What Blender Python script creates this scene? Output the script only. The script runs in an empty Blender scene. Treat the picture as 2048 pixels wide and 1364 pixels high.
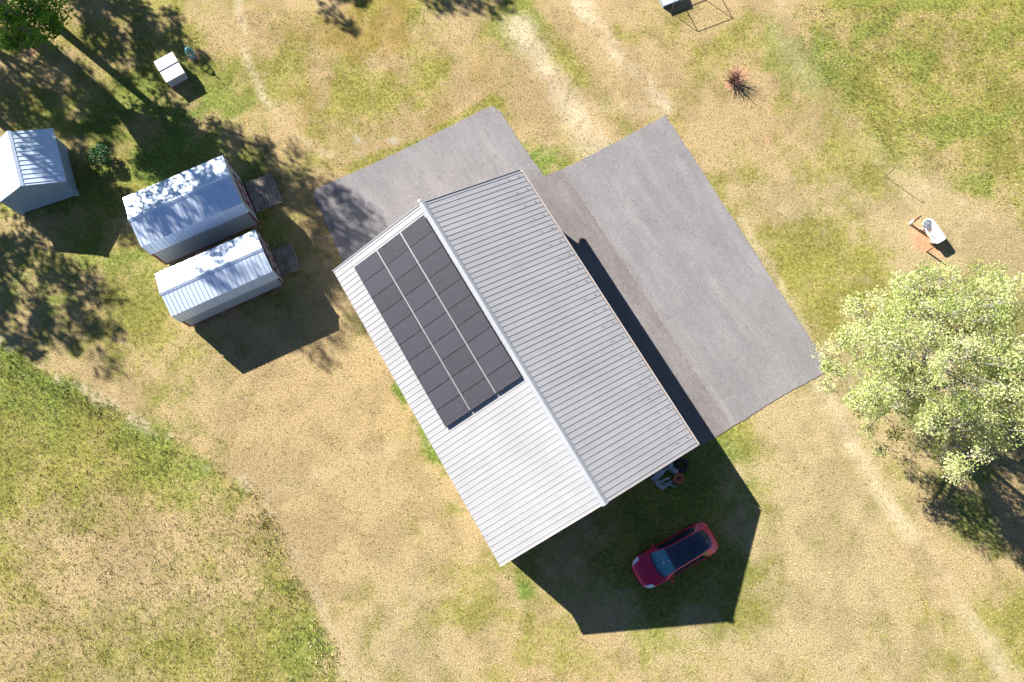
import bpy, math, random
import numpy as np
from mathutils import Vector, Matrix
R = math.radians
random.seed(5)
rng = np.random.default_rng(7)
scene = bpy.context.scene
C = scene.collection

# ------------------------------------------------------------------ camera maths (metres; z = 0 is the lawn)
CAM_H = 45.5
FPX, PITCH, ROLL = 1594.66, R(13.2431), R(1.2679)
_fw = np.array([0, math.sin(PITCH), -math.cos(PITCH)]); UP = np.array([0, math.cos(PITCH), math.sin(PITCH)])
_rt = np.array([1.0, 0, 0]); _c, _s = math.cos(ROLL), math.sin(ROLL)
RT = _c * _rt + _s * _fw; FW = -_s * _rt + _c * _fw
CAMP = np.array([0, 0, CAM_H])

def ray(u, v):
    return FW + (u - 1024) / FPX * RT - (v - 682) / FPX * UP
def at(u, v, z=0.0):
    d = ray(u, v); t = (z - CAM_H) / d[2]
    return Vector(CAMP + d * t)
def on_plane(u, v, p0, n):
    d = ray(u, v); t = np.dot(np.array(p0) - CAMP, n) / np.dot(d, n)
    return Vector(CAMP + d * t)
def G(*pts):                       # a run of ground points, metres
    return np.array([at(u, v)[:2] for u, v in pts])

cam = bpy.data.cameras.new('camera'); camo = bpy.data.objects.new('camera', cam); C.objects.link(camo)
cam.sensor_width = 36; cam.lens = FPX / 2048 * 36; cam.clip_start = 0.5; cam.clip_end = 2000
M = Matrix.Identity(4)
for i in range(3):
    M[i][0], M[i][1], M[i][2], M[i][3] = RT[i], UP[i], -FW[i], CAMP[i]
camo.matrix_world = M
scene.camera = camo

# ------------------------------------------------------------------ light
SX, SY = 1.286, -1.070             # shadow run per metre of height
EL = math.atan(1 / math.hypot(SX, SY))
w = bpy.data.worlds.new('World'); scene.world = w; w.use_nodes = True
nt = w.node_tree; bg = nt.nodes['Background']
sky = nt.nodes.new('ShaderNodeTexSky'); sky.sky_type = 'NISHITA'; sky.sun_disc = False
sky.sun_elevation = EL; sky.sun_rotation = math.atan2(-SX, -SY)
sky.altitude = 2500; sky.air_density = 0.8; sky.dust_density = 0.2; sky.ozone_density = 2.5
nt.links.new(sky.outputs[0], bg.inputs[0]); bg.inputs[1].default_value = 0.05
sl = bpy.data.lights.new('sun', 'SUN'); sl.energy = 5.0; sl.angle = R(0.53); sl.color = (1, 0.945, 0.86)
so = bpy.data.objects.new('sun', sl); C.objects.link(so)
so.rotation_euler = Vector((SX, SY, -1)).to_track_quat('-Z', 'Y').to_euler()
so.location = (-40, 34, 60)
vs = scene.view_settings
scene.display_settings.display_device = 'sRGB'
vs.view_transform = 'Standard'; vs.look = 'None'; vs.gamma = 1; vs.exposure = 1.7; vs.use_curve_mapping = False

# ------------------------------------------------------------------ materials
class NT:
    def __init__(s, name):
        s.m = bpy.data.materials.new(name); s.m.use_nodes = True
        s.t = s.m.node_tree; s.b = s.t.nodes['Principled BSDF']
    def n(s, typ, **kw):
        x = s.t.nodes.new(typ)
        for k, v in kw.items(): setattr(x, k, v)
        return x
    def l(s, a, b): s.t.links.new(a, b)
    def noise(s, scale, detail=4, rough=0.6, vec=None):
        x = s.n('ShaderNodeTexNoise'); x.inputs['Scale'].default_value = scale
        x.inputs['Detail'].default_value = detail; x.inputs['Roughness'].default_value = rough
        if vec is not None: s.l(vec, x.inputs['Vector'])
        return x.outputs['Fac']
    def ramp(s, fac, stops):
        x = s.n('ShaderNodeValToRGB'); e = x.color_ramp.elements
        e[0].position, e[0].color = stops[0][0], (*stops[0][1], 1)
        e[1].position, e[1].color = stops[-1][0], (*stops[-1][1], 1)
        for p, c in stops[1:-1]:
            k = e.new(p); k.color = (*c, 1)
        s.l(fac, x.inputs[0]); return x.outputs[0]
    def mix(s, fac, a, b, blend='MIX'):
        x = s.n('ShaderNodeMix', data_type='RGBA', blend_type=blend)
        for k, v in ((0, fac), (6, a), (7, b)):
            if isinstance(v, (int, float)): x.inputs[k].default_value = v
            elif isinstance(v, tuple): x.inputs[k].default_value = (*v, 1)
            else: s.l(v, x.inputs[k])
        return x.outputs[2]
    def math(s, op, a, b=0.0, c=None, clamp=False):
        x = s.n('ShaderNodeMath', operation=op, use_clamp=clamp)
        for k, v in enumerate((a, b) if c is None else (a, b, c)):
            if isinstance(v, (int, float)): x.inputs[k].default_value = v
            else: s.l(v, x.inputs[k])
        return x.outputs[0]
    def sstep(s, x, lo, hi):
        m = s.n('ShaderNodeMapRange', interpolation_type='SMOOTHSTEP')
        s.l(x, m.inputs[0]); m.inputs[1].default_value = lo; m.inputs[2].default_value = hi
        return m.outputs[0]
    def bump(s, h, strength, dist):
        x = s.n('ShaderNodeBump'); x.inputs['Strength'].default_value = strength; x.inputs['Distance'].default_value = dist
        s.l(h, x.inputs['Height']); s.l(x.outputs[0], s.b.inputs['Normal'])
    def set(s, **kw):
        for k, v in kw.items():
            i = s.b.inputs[k.replace('_', ' ')]
            if isinstance(v, (int, float)): i.default_value = v
            elif isinstance(v, tuple): i.default_value = (*v, 1)
            else: s.l(v, i)
        return s.m

def simple(name, col, rough=0.6, metal=0.0, var=0.15, scale=3.0, bump=0.0, bscale=30, coat=0.0, spec=0.5):
    k = NT(name); tc = k.n('ShaderNodeTexCoord').outputs['Object']
    f = k.noise(scale, 5, 0.65, tc)
    a = tuple(max(0, c * (1 - var)) for c in col); b = tuple(min(1, c * (1 + var)) for c in col)
    k.set(Base_Color=k.ramp(f, [(0.3, a), (0.7, b)]), Roughness=rough, Metallic=metal)
    k.b.inputs['Coat Weight'].default_value = coat; k.b.inputs['Coat Roughness'].default_value = 0.04
    k.b.inputs['Specular IOR Level'].default_value = spec
    if bump: k.bump(k.noise(bscale, 4, 0.6, tc), bump, 0.02)
    return k.m

MT = {}
def roof_metal(name, col, metal, rough, streak=0.06):
    k = NT(name); tc = k.n('ShaderNodeTexCoord').outputs['Object']
    mp = k.n('ShaderNodeMapping'); k.l(tc, mp.inputs[0]); mp.inputs['Scale'].default_value = (6, 0.5, 0.5)
    f = k.noise(1.0, 5, 0.6, mp.outputs[0]); g = k.noise(0.5, 4, 0.6, tc)
    s = k.math('ADD', k.math('MULTIPLY', f, 0.5), k.math('MULTIPLY', g, 0.5))
    a = tuple(c * (1 - streak) for c in col); b = tuple(min(1, c * (1 + streak)) for c in col)
    k.set(Base_Color=k.ramp(s, [(0.35, a), (0.65, b)]), Metallic=metal,
          Roughness=k.math('ADD', k.math('MULTIPLY', g, 0.15), rough - 0.075))
    k.bump(k.noise(2.0, 3, 0.5, tc), 0.12, 0.02)
    return k.m
MT['garage_roof'] = roof_metal('pale painted steel roofing', (0.295, 0.295, 0.308), 0.0, 0.40, 0.09)
MT['cap'] = roof_metal('ridge cap steel', (0.30, 0.315, 0.34), 0.1, 0.42)
MT['shed_roof'] = roof_metal('bright galvanised roofing', (0.63, 0.72, 0.86), 0.15, 0.34, 0.05)  # blue of the reflected sky is partly painted into this base colour
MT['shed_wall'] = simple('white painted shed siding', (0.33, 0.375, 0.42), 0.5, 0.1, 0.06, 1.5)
MT['grey_wall'] = simple('blue grey painted siding', (0.22, 0.30, 0.37), 0.55, 0, 0.08, 1.2)
MT['trim_white'] = simple('off white trim', (0.40, 0.36, 0.345), 0.5, 0, 0.12, 2)
MT['garage_wall'] = simple('light grey steel siding', (0.45, 0.44, 0.42), 0.55, 0, 0.06, 1)
MT['red_trim'] = simple('dark red trim paint', (0.16, 0.03, 0.03), 0.55, 0, 0.2, 4)
MT['block'] = simple('concrete block', (0.33, 0.30, 0.27), 0.9, 0, 0.2, 6, 0.4, 40)
MT['black'] = simple('black frame', (0.012, 0.012, 0.014), 0.4, 0.2, 0.1, 5)
MT['rail'] = simple('aluminium rail', (0.70, 0.71, 0.74), 0.35, 0.6, 0.05, 5)
MT['grey_pipe'] = simple('weathered galvanised pipe', (0.16, 0.16, 0.165), 0.5, 0.4, 0.2, 6)
MT['rubber'] = simple('tyre rubber', (0.02, 0.02, 0.021), 0.85, 0, 0.2, 8)
MT['rim'] = simple('grey alloy', (0.25, 0.25, 0.26), 0.3, 0.8, 0.1, 5)
MT['carpaint'] = simple('deep red car paint', (0.46, 0.0, 0.05), 0.35, 0.35, 0.04, 2, coat=0.6)
MT['windshield'] = simple('blue tinted windscreen', (0.03, 0.16, 0.24), 0.06, 0, 0.35, 2.2, coat=1.0)
MT['roofglass'] = simple('dark roof glass', (0.006, 0.012, 0.035), 0.05, 0, 0.1, 3, coat=1.0)
MT['headlight'] = simple('headlight lens', (0.75, 0.77, 0.8), 0.12, 0.2, 0.05, 4, coat=1.0)
MT['taillight'] = simple('red tail lamp', (0.35, 0.01, 0.01), 0.15, 0, 0.05, 4, coat=1.0)
MT['paper'] = simple('white paper on dash', (0.7, 0.72, 0.74), 0.7, 0, 0.05, 4)
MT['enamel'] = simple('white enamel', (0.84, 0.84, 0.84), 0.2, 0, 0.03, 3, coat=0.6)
MT['post'] = simple('reddish weathered post', (0.30, 0.15, 0.09), 0.85, 0, 0.3, 8, 0.4, 30)
MT['greywood'] = simple('silvered scrap wood', (0.34, 0.36, 0.40), 0.9, 0, 0.4, 6, 0.5, 25)
MT['rust'] = simple('orange rusted steel', (0.36, 0.11, 0.05), 0.8, 0.1, 0.35, 6, 0.3, 25)
MT['teal'] = simple('teal cast iron paint', (0.10, 0.36, 0.40), 0.45, 0, 0.25, 8)
MT['bark'] = simple('grey brown bark', (0.17, 0.14, 0.115), 0.95, 0, 0.35, 5, 0.8, 14)
MT['palebark'] = simple('pale grey bark', (0.27, 0.245, 0.22), 0.95, 0, 0.35, 5, 0.8, 14)
MT['twig'] = simple('reddish bare twig', (0.15, 0.075, 0.06), 0.9, 0, 0.3, 8)

def deck_mat():
    k = NT('weathered deck boards'); tc = k.n('ShaderNodeTexCoord').outputs['Object']
    mp = k.n('ShaderNodeMapping'); k.l(tc, mp.inputs[0]); mp.inputs['Scale'].default_value = (1.5, 14, 14)
    mp2 = k.n('ShaderNodeMapping'); k.l(tc, mp2.inputs[0]); mp2.inputs['Scale'].default_value = (3.5, 1, 1)
    f = k.noise(1.6, 6, 0.7, mp2.outputs[0]); g = k.noise(3, 5, 0.7, tc)
    s = k.math('ADD', k.math('MULTIPLY', f, 0.5), k.math('MULTIPLY', g, 0.5))
    k.set(Base_Color=k.ramp(s, [(0.32, (0.09, 0.072, 0.055)), (0.5, (0.24, 0.20, 0.155)), (0.66, (0.42, 0.37, 0.30))]), Roughness=0.9)
    k.bump(g, 0.5, 0.02); return k.m
MT['deck'] = deck_mat()

def panel_mat():                    # cells: courses of small staggered shingled cells, object space = panel space
    k = NT('dark photovoltaic cells'); tc = k.n('ShaderNodeTexCoord').outputs['Object']
    br = k.n('ShaderNodeTexBrick'); mp = k.n('ShaderNodeMapping'); k.l(tc, mp.inputs[0])
    mp.inputs['Rotation'].default_value = (0, 0, math.pi / 2)
    k.l(mp.outputs[0], br.inputs['Vector'])
    br.inputs['Scale'].default_value = 1.0; br.inputs['Brick Width'].default_value = 0.165; br.inputs['Row Height'].default_value = 0.085
    br.inputs['Mortar Size'].default_value = 0.006; br.offset = 0.5
    br.inputs['Color1'].default_value = (0.047, 0.044, 0.054, 1); br.inputs['Color2'].default_value = (0.060, 0.056, 0.066, 1)
    br.inputs['Mortar'].default_value = (0.030, 0.028, 0.034, 1)
    oi = k.n('ShaderNodeObjectInfo').outputs['Random']
    col = k.mix(k.math('MULTIPLY', oi, 0.5), br.outputs[0], (0.062, 0.061, 0.078))
    k.set(Base_Color=col, Roughness=0.3); k.b.inputs['Specular IOR Level'].default_value = 0.35
    return k.m
MT['cells'] = panel_mat()

def leaf_mat(name, stops, trans=0.35, sheen=0.45):
    k = NT(name)
    at_ = k.n('ShaderNodeAttribute', attribute_name='tint'); f = at_.outputs['Fac']
    col = k.ramp(f, stops)
    k.set(Base_Color=col, Roughness=sheen)
    k.b.inputs['Specular IOR Level'].default_value = 0.3
    tr = k.n('ShaderNodeBsdfTranslucent'); k.l(col, tr.inputs[0])
    mx = k.n('ShaderNodeMixShader'); mx.inputs[0].default_value = trans
    k.l(k.b.outputs[0], mx.inputs[1]); k.l(tr.outputs[0], mx.inputs[2])
    k.l(mx.outputs[0], k.t.nodes['Material Output'].inputs['Surface'])
    return k.m
MT['leaf_green'] = leaf_mat('spring green leaves', [(0, (0.045, 0.12, 0.014)), (0.5, (0.11, 0.26, 0.026)), (1, (0.28, 0.52, 0.06))], 0.66)
MT['leaf_dark'] = leaf_mat('deep green leaves', [(0, (0.012, 0.045, 0.014)), (0.6, (0.03, 0.10, 0.026)), (1, (0.07, 0.18, 0.05))])
MT['leaf_pale'] = leaf_mat('pale new leaves and catkins', [(0, (0.15, 0.23, 0.04)), (0.3, (0.37, 0.44, 0.12)), (0.62, (0.58, 0.615, 0.28)), (1, (0.70, 0.70, 0.42))], 0.45)

# ------------------------------------------------------------------ mesh builder
class MB:
    def __init__(s): s.v = []; s.f = []; s.sm = []
    def add(s, vs, fs, smooth=False):
        o = len(s.v); s.v += [tuple(p) for p in vs]; s.f += [tuple(i + o for i in f) for f in fs]; s.sm += [smooth] * len(fs); return s
    def box(s, c, d, rz=0, m=None):
        x, y, z = d[0] / 2, d[1] / 2, d[2] / 2
        vs = [Vector((a * x, b * y, e * z)) for e in (-1, 1) for a, b in ((-1, -1), (1, -1), (1, 1), (-1, 1))]
        r = m if m is not None else Matrix.Rotation(rz, 3, 'Z')
        vs = [r @ p + Vector(c) for p in vs]
        return s.add(vs, [(3, 2, 1, 0), (4, 5, 6, 7), (0, 1, 5, 4), (1, 2, 6, 5), (2, 3, 7, 6), (3, 0, 4, 7)])
    def bar(s, a, b, wd, ht, upv=(0, 0, 1)):        # rectangular bar from a to b
        a, b = Vector(a), Vector(b); d = (b - a); L = d.length; d.normalize()
        sd = d.cross(Vector(upv)).normalized(); u = sd.cross(d)
        m = Matrix((d, sd, u)).transposed()
        return s.box((a + b) / 2, (L, wd, ht), m=m)
    def tube(s, pts, rad, n=8, cap=True):
        pts = [Vector(p) for p in pts]
        if not hasattr(rad, '__len__'): rad = [rad] * len(pts)
        vs, fs = [], []; prev = None
        for i, p in enumerate(pts):
            d = (pts[min(i + 1, len(pts) - 1)] - pts[max(i - 1, 0)]).normalized()
            if prev is None:
                prev = d.cross(Vector((0.3, 0.9, 0.2))).normalized()
            u = (prev - d * prev.dot(d)).normalized(); prev = u; v = d.cross(u)
            for k in range(n):
                t = 2 * math.pi * k / n; vs.append(p + (u * math.cos(t) + v * math.sin(t)) * rad[i])
        for i in range(len(pts) - 1):
            for k in range(n):
                a, b = i * n + k, i * n + (k + 1) % n; fs.append((a, b, b + n, a + n))
        if cap: fs += [tuple(range(n - 1, -1, -1)), tuple(range((len(pts) - 1) * n, len(pts) * n))]
        return s.add(vs, fs, True)
    def lathe(s, prof, n=24, c=(0, 0, 0), m=None):
        vs, fs = [], []; k = len(prof)
        for i in range(n):
            t = 2 * math.pi * i / n
            for r, z in prof:
                p = Vector((r * math.cos(t), r * math.sin(t), z))
                if m is not None: p = m @ p
                vs.append(p + Vector(c))
        for i in range(n):
            j = (i + 1) % n
            for q in range(k - 1): fs.append((i * k + q, j * k + q, j * k + q + 1, i * k + q + 1))
        return s.add(vs, fs, True)
    def prism(s, poly, fn0, fn1):                    # same outline mapped by two functions, closed
        n = len(poly); vs = [fn0(p) for p in poly] + [fn1(p) for p in poly]
        fs = [tuple(range(n - 1, -1, -1)), tuple(range(n, 2 * n))] + [(i, (i + 1) % n, n + (i + 1) % n, n + i) for i in range(n)]
        return s.add(vs, fs)
    def build(s, name, mat, parent=None, bevel=0):
        me = bpy.data.meshes.new(name); me.from_pydata(s.v, [], s.f); me.materials.append(mat)
        me.polygons.foreach_set('use_smooth', s.sm); me.update()
        o = bpy.data.objects.new(name, me); C.objects.link(o)
        if parent: o.parent = parent
        if bevel:
            b = o.modifiers.new('bevel', 'BEVEL'); b.width = bevel; b.segments = 2; b.limit_method = 'ANGLE'
        return o

def np_mesh(name, verts, nper, mat, attrs=None, parent=None, smooth=False):
    """faces of nper vertices each, no sharing; attrs: per-vertex float arrays or (N,4) colours"""
    n = len(verts); nf = n // nper
    me = bpy.data.meshes.new(name)
    me.vertices.add(n); me.vertices.foreach_set('co', np.ascontiguousarray(verts, np.float32).ravel())
    me.loops.add(n); me.loops.foreach_set('vertex_index', np.arange(n, dtype=np.int32))
    me.polygons.add(nf); me.polygons.foreach_set('loop_start', np.arange(0, n, nper, dtype=np.int32))
    me.update(calc_edges=True)
    for k, a in (attrs or {}).items():
        if a.ndim == 2:
            at_ = me.attributes.new(k, 'FLOAT_COLOR', 'POINT'); at_.data.foreach_set('color', np.ascontiguousarray(a, np.float32).ravel())
        else:
            at_ = me.attributes.new(k, 'FLOAT', 'POINT'); at_.data.foreach_set('value', np.ascontiguousarray(a, np.float32))
    me.materials.append(mat)
    o = bpy.data.objects.new(name, me); C.objects.link(o)
    if parent: o.parent = parent
    return o

def tag(o, label=None, cat=None, group=None, kind=None):
    if label: o['label'] = label
    if cat: o['category'] = cat
    if group: o['group'] = group
    if kind: o['kind'] = kind
    return o
def thing(name, label, cat, loc=(0, 0, 0), rz=0, group=None):
    o = bpy.data.objects.new(name, None); C.objects.link(o); o.empty_display_size = 0.3
    o.location = loc; o.rotation_euler = (0, 0, rz)
    return tag(o, label, cat, group)

# ------------------------------------------------------------------ noise and fields in metres
def _hash(ix, iy, s):
    h = (ix.astype(np.int64) * 374761393 + iy.astype(np.int64) * 668265263 + s * 1442695041) & 0x7fffffff
    h = ((h ^ (h >> 13)) * 1274126177) & 0x7fffffff
    return ((h ^ (h >> 16)) & 0xffff) / 65535.0
def vnoise(P, sc, seed):
    x, y = P[:, 0] * sc + 1000, P[:, 1] * sc + 1000
    ix, iy = np.floor(x), np.floor(y); fx, fy = x - ix, y - iy
    fx = fx * fx * (3 - 2 * fx); fy = fy * fy * (3 - 2 * fy)
    a, b, c, d = _hash(ix, iy, seed), _hash(ix + 1, iy, seed), _hash(ix, iy + 1, seed), _hash(ix + 1, iy + 1, seed)
    return (a * (1 - fx) + b * fx) * (1 - fy) + (c * (1 - fx) + d * fx) * fy
def fbm(P, sc, seed, o=4):
    t = 0; a = 0.5; n = 0
    for i in range(o):
        t = t + a * vnoise(P, sc * 2 ** i, seed + i * 17); n += a; a *= 0.55
    return t / n
def ss(x, a, b):
    t = np.clip((x - a) / (b - a), 0, 1); return t * t * (3 - 2 * t)
def pdist(P, poly):
    best = np.full(len(P), 1e9)
    for a, b in zip(poly[:-1], poly[1:]):
        d = b - a; t = np.clip(((P - a) @ d) / (d @ d), 0, 1)
        best = np.minimum(best, np.hypot(*(P - a - t[:, None] * d).T))
    return best
def inpoly(P, poly):
    r = np.zeros(len(P), bool); n = len(poly)
    for i in range(n):
        x1, y1 = poly[i]; x2, y2 = poly[(i + 1) % n]
        c = (y1 > P[:, 1]) != (y2 > P[:, 1])
        with np.errstate(divide='ignore', invalid='ignore'):
            xi = (x2 - x1) * (P[:, 1] - y1) / (y2 - y1) + x1
        r ^= c & (P[:, 0] < xi)
    return r
def sdist(P, poly):                 # signed: negative inside
    d = pdist(P, np.vstack([poly, poly[:1]])); return np.where(inpoly(P, poly), -d, d)

SW_FIELD = G((-900, 300), (-200, 590), (20, 690), (210, 800), (400, 905), (520, 990), (590, 1100), (640, 1200), (700, 1364), (800, 1700), (-900, 1700))
NE_FIELD = G((1480, -300), (1580, 30), (1660, 190), (1740, 290), (1900, 380), (2048, 470), (2500, 700), (2600, -300))
WSTRIP = G((690, 600), (780, 730), (900, 950), (1005, 1130), (1050, 1180))
TRACKS = [(G((1120, -120), (1190, 60), (1250, 130), (1330, 215)), 0.75, .88), (G((1040, 60), (1110, 170), (1190, 290)), 1.2, .88),
          (G((1110, -120), (1150, 10), (1230, 110)), 0.5, .9), (G((475, -40), (490, 90), (525, 190), (580, 270), (660, 310)), 0.35, .65),
          (G((1540, 20), (1620, 150), (1720, 270), (1850, 380)), 1.2, .36), (G((1190, 210), (1300, 215)), .8, .6),
          (G((1640, 770), (1700, 880), (1780, 1010), (1880, 1150), (1990, 1310), (2060, 1420)), 0.65, .68),
          (G((1480, 440), (1560, 570), (1655, 740)), 0.28, .7), (G((590, 1090), (650, 1220), (710, 1380)), 0.35, .5),
          (G((880, 880), (760, 905), (660, 940), (540, 985)), 0.5, .4), (G((1880, 1130), (1980, 1270), (2080, 1400)), 0.4, .45)]
CLAY = [((1850, 480), 1.15), ((1830, 462), .6), ((1478, 150), 0.95), ((1537, 283), 0.32), ((388, 112), 0.7), ((1880, 505), .6), ((60, 95), 1.0), ((1460, 170), .5), ((640, 480), .5)]
GRAVEL = [((722, 298), 0.75), ((780, 282), 0.75), ((752, 300), 0.5)]
def fields(P):
    n1, n2, n3, n4 = fbm(P, 0.16, 3), fbm(P, 0.45, 11), fbm(P, 1.3, 23), fbm(P, 0.07, 41, 3)
    wob = P + np.stack([n2 - .5, fbm(P, .45, 77) - .5], 1) * 1.6
    sw, ne = sdist(wob, SW_FIELD), sdist(wob, NE_FIELD)
    g = 0.27 + 1.3 * (n1 - .5) + 1.25 * (n2 - .5) + .7 * (n3 - .5)
    fs = ss(-sw, -0.35, 0.7)
    gs = 0.42 + 0.50 * np.exp(-np.maximum(-sw, 0) / 5.0) + 0.6 * (n1 - .5) + .75 * (n2 - .5) + .6 * (n3 - .5)
    # the field dries out away from its edge towards the south
    dry = ss(np.hypot(P[:, 0] - at(330, 1120).x, (P[:, 1] - at(330, 1120).y) * 1.6), 9.0, 1.5)
    gs = gs - 0.36 * dry
    nw = np.hypot(*(P - np.array(at(60, 780)[:2])).T); gs = gs + 0.25 * ss(nw, 10, 2)
    g = g * (1 - fs) + gs * fs
    fn = ss(-ne, -0.5, 1.0); gn = 0.62 + 0.9 * (n1 - .5) + 1.1 * (n2 - .5) + .7 * (n3 - .5) + 0.05 * np.minimum(np.maximum(-ne, 0), 6)
    g = g * (1 - fn) + gn * fn
    # greener strips: drip line of the garage, along the paving, under the north-western trees, south of the garage; the last two also darken shaded ground
    g = g + 0.5 * ss(pdist(wob, WSTRIP), 1.3, 0.2) * ss(n2, .36, .6)
    for l, wd in ((G((700, 350), (850, 275), (990, 208)), 0.9), (G((995, 215), (1040, 290), (1085, 348), (1130, 333)), 0.9), (G((1420, 890), (1470, 840)), .8), (G((1045, 20), (1140, 130), (1250, 250)), 1.1)):
        g = g + 0.45 * ss(pdist(wob, l), wd, 0.1)
    def blob(u, v, r, amp): return amp * ss(np.hypot(*(wob - np.array(at(u, v)[:2])).T), r, r * .15)
    g = g + blob(250, 330, 13, .45) + blob(1350, 1040, 7.5, .8) + blob(700, 110, 9, .34) + blob(1000, 80, 4, .3) + blob(590, 480, 5, .2)
    g = g - blob(620, 880, 8, .34) - blob(760, 1180, 9, .2) - blob(1180, 1280, 9, .06) - blob(1180, 1290, 5, .06) + blob(1620, 560, 6, .2) + blob(1560, 420, 5, .1) + blob(1750, 330, 5, .1)
    g = g + blob(830, 430, 0.1, 0) + blob(950, 1180, 3, .2)
    lush_shade = 1.0 * ss(pdist(wob, WSTRIP), 1.2, 0.2) * ss(n2, .38, .6)  # deep green grass; ground lying in shade is painted greener and darker with it
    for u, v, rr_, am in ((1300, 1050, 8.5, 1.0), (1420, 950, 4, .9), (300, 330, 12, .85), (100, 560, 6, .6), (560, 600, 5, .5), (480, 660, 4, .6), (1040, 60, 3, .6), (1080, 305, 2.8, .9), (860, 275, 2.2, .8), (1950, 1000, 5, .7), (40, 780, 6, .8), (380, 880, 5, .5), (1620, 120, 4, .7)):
        lush_shade = np.maximum(lush_shade, am * ss(np.hypot(*(wob - np.array(at(u, v)[:2])).T), rr_, rr_ * .2) * ss(n2 + .5 * (n3 - .5), .30, .62))
    lush_shade = np.maximum(lush_shade, .8 * fs * np.exp(-np.maximum(-sw - .3, 0) / 3.2) * ss(n1 + .4 * (n3 - .5), .30, .55))
    lush_shade = np.maximum(lush_shade, .45 * fn * ss(n2 + .5 * (n3 - .5), .45, .68))
    g = g + .38 * (.52 - fbm(P, .9, 61, 4))
    g = np.maximum(g, .85 * lush_shade)
    t = np.zeros(len(P))
    for l, wd, st_ in TRACKS:
        t = np.maximum(t, ss(pdist(.6 * P + .4 * wob, l), wd * 1.9, 0.0) * np.clip(.28 + .75 * n2 + .9 * (n3 - .5), 0, 1) * st_)
    edge = ss(np.abs(sw + .2), .8, .1) * ss(n3, .42, .7) * .55; t = np.maximum(t, edge)
    edge = ss(np.abs(ne - .5), 1.0, .1) * ss(n3, .4, .7) * .4; t = np.maximum(t, edge)
    c = np.zeros(len(P))
    for (u, v), r in CLAY:
        c = np.maximum(c, ss(np.hypot(*(P - np.array(at(u, v)[:2])).T), r * (1.25), r * .2) * (.45 + .8 * n3))
    gr = np.zeros(len(P))
    for (u, v), r in GRAVEL:
        gr = np.maximum(gr, ss(np.hypot(*(wob - np.array(at(u, v)[:2])).T), r * 1.9, 0) * (.05 + 1.2 * n3 * n2 * 1.6))
    moss = ss(fbm(P, 0.35, 91), .50, .62) * ss(np.hypot(*(P - np.array(at(760, 130)[:2])).T), 9, 3)
    tall = np.maximum(fs, .8 * fn)
    shade = np.clip(1 + 1.0 * (fbm(P, .9, 61, 4) - .5) + .7 * (fbm(P, .3, 67, 3) - .5), .91, 1.09)
    return np.clip(g, 0, 1), np.clip(t, 0, 1), np.clip(c, 0, 1), np.clip(gr, 0, 1), moss, tall, n4, np.clip(lush_shade, 0, 1), shade

# ------------------------------------------------------------------ ground sheet
def axis(lo, hi, step, far):
    a = list(np.arange(lo, hi + 1e-6, step)); s = step
    x = hi; L = []
    while x < far: s *= 1.35; x += s; L.append(x)
    s = step; x = lo; N = []
    while x > -far: s *= 1.35; x -= s; N.append(x)
    return np.array(N[::-1] + a + L)
gx, gy = axis(-36, 36, 0.22, 420), axis(-14, 36, 0.22, 420)
X, Y = np.meshgrid(gx, gy); P = np.stack([X.ravel(), Y.ravel()], 1)
g, t, c, gr, moss, tall, n4, lush_shade, wear = fields(P)
nx, ny = len(gx), len(gy)
V = np.column_stack([P, np.zeros(len(P))])
idx = np.arange(nx * ny).reshape(ny, nx)
F = np.stack([idx[:-1, :-1], idx[:-1, 1:], idx[1:, 1:], idx[1:, :-1]], -1).reshape(-1, 4)
me = bpy.data.meshes.new('ground')
me.vertices.add(len(V)); me.vertices.foreach_set('co', V.astype(np.float32).ravel())
me.loops.add(F.size); me.loops.foreach_set('vertex_index', F.ravel().astype(np.int32))
me.polygons.add(len(F)); me.polygons.foreach_set('loop_start', np.arange(0, F.size, 4, dtype=np.int32)); me.update(calc_edges=True)
for nm, arr in (('green', g), ('straw', t), ('clay', c), ('gravel', gr), ('moss', moss), ('tone', n4), ('tall', tall), ('lush_shade', lush_shade), ('wear', wear)):
    a = me.attributes.new(nm, 'FLOAT', 'POINT'); a.data.foreach_set('value', arr.astype(np.float32))
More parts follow.
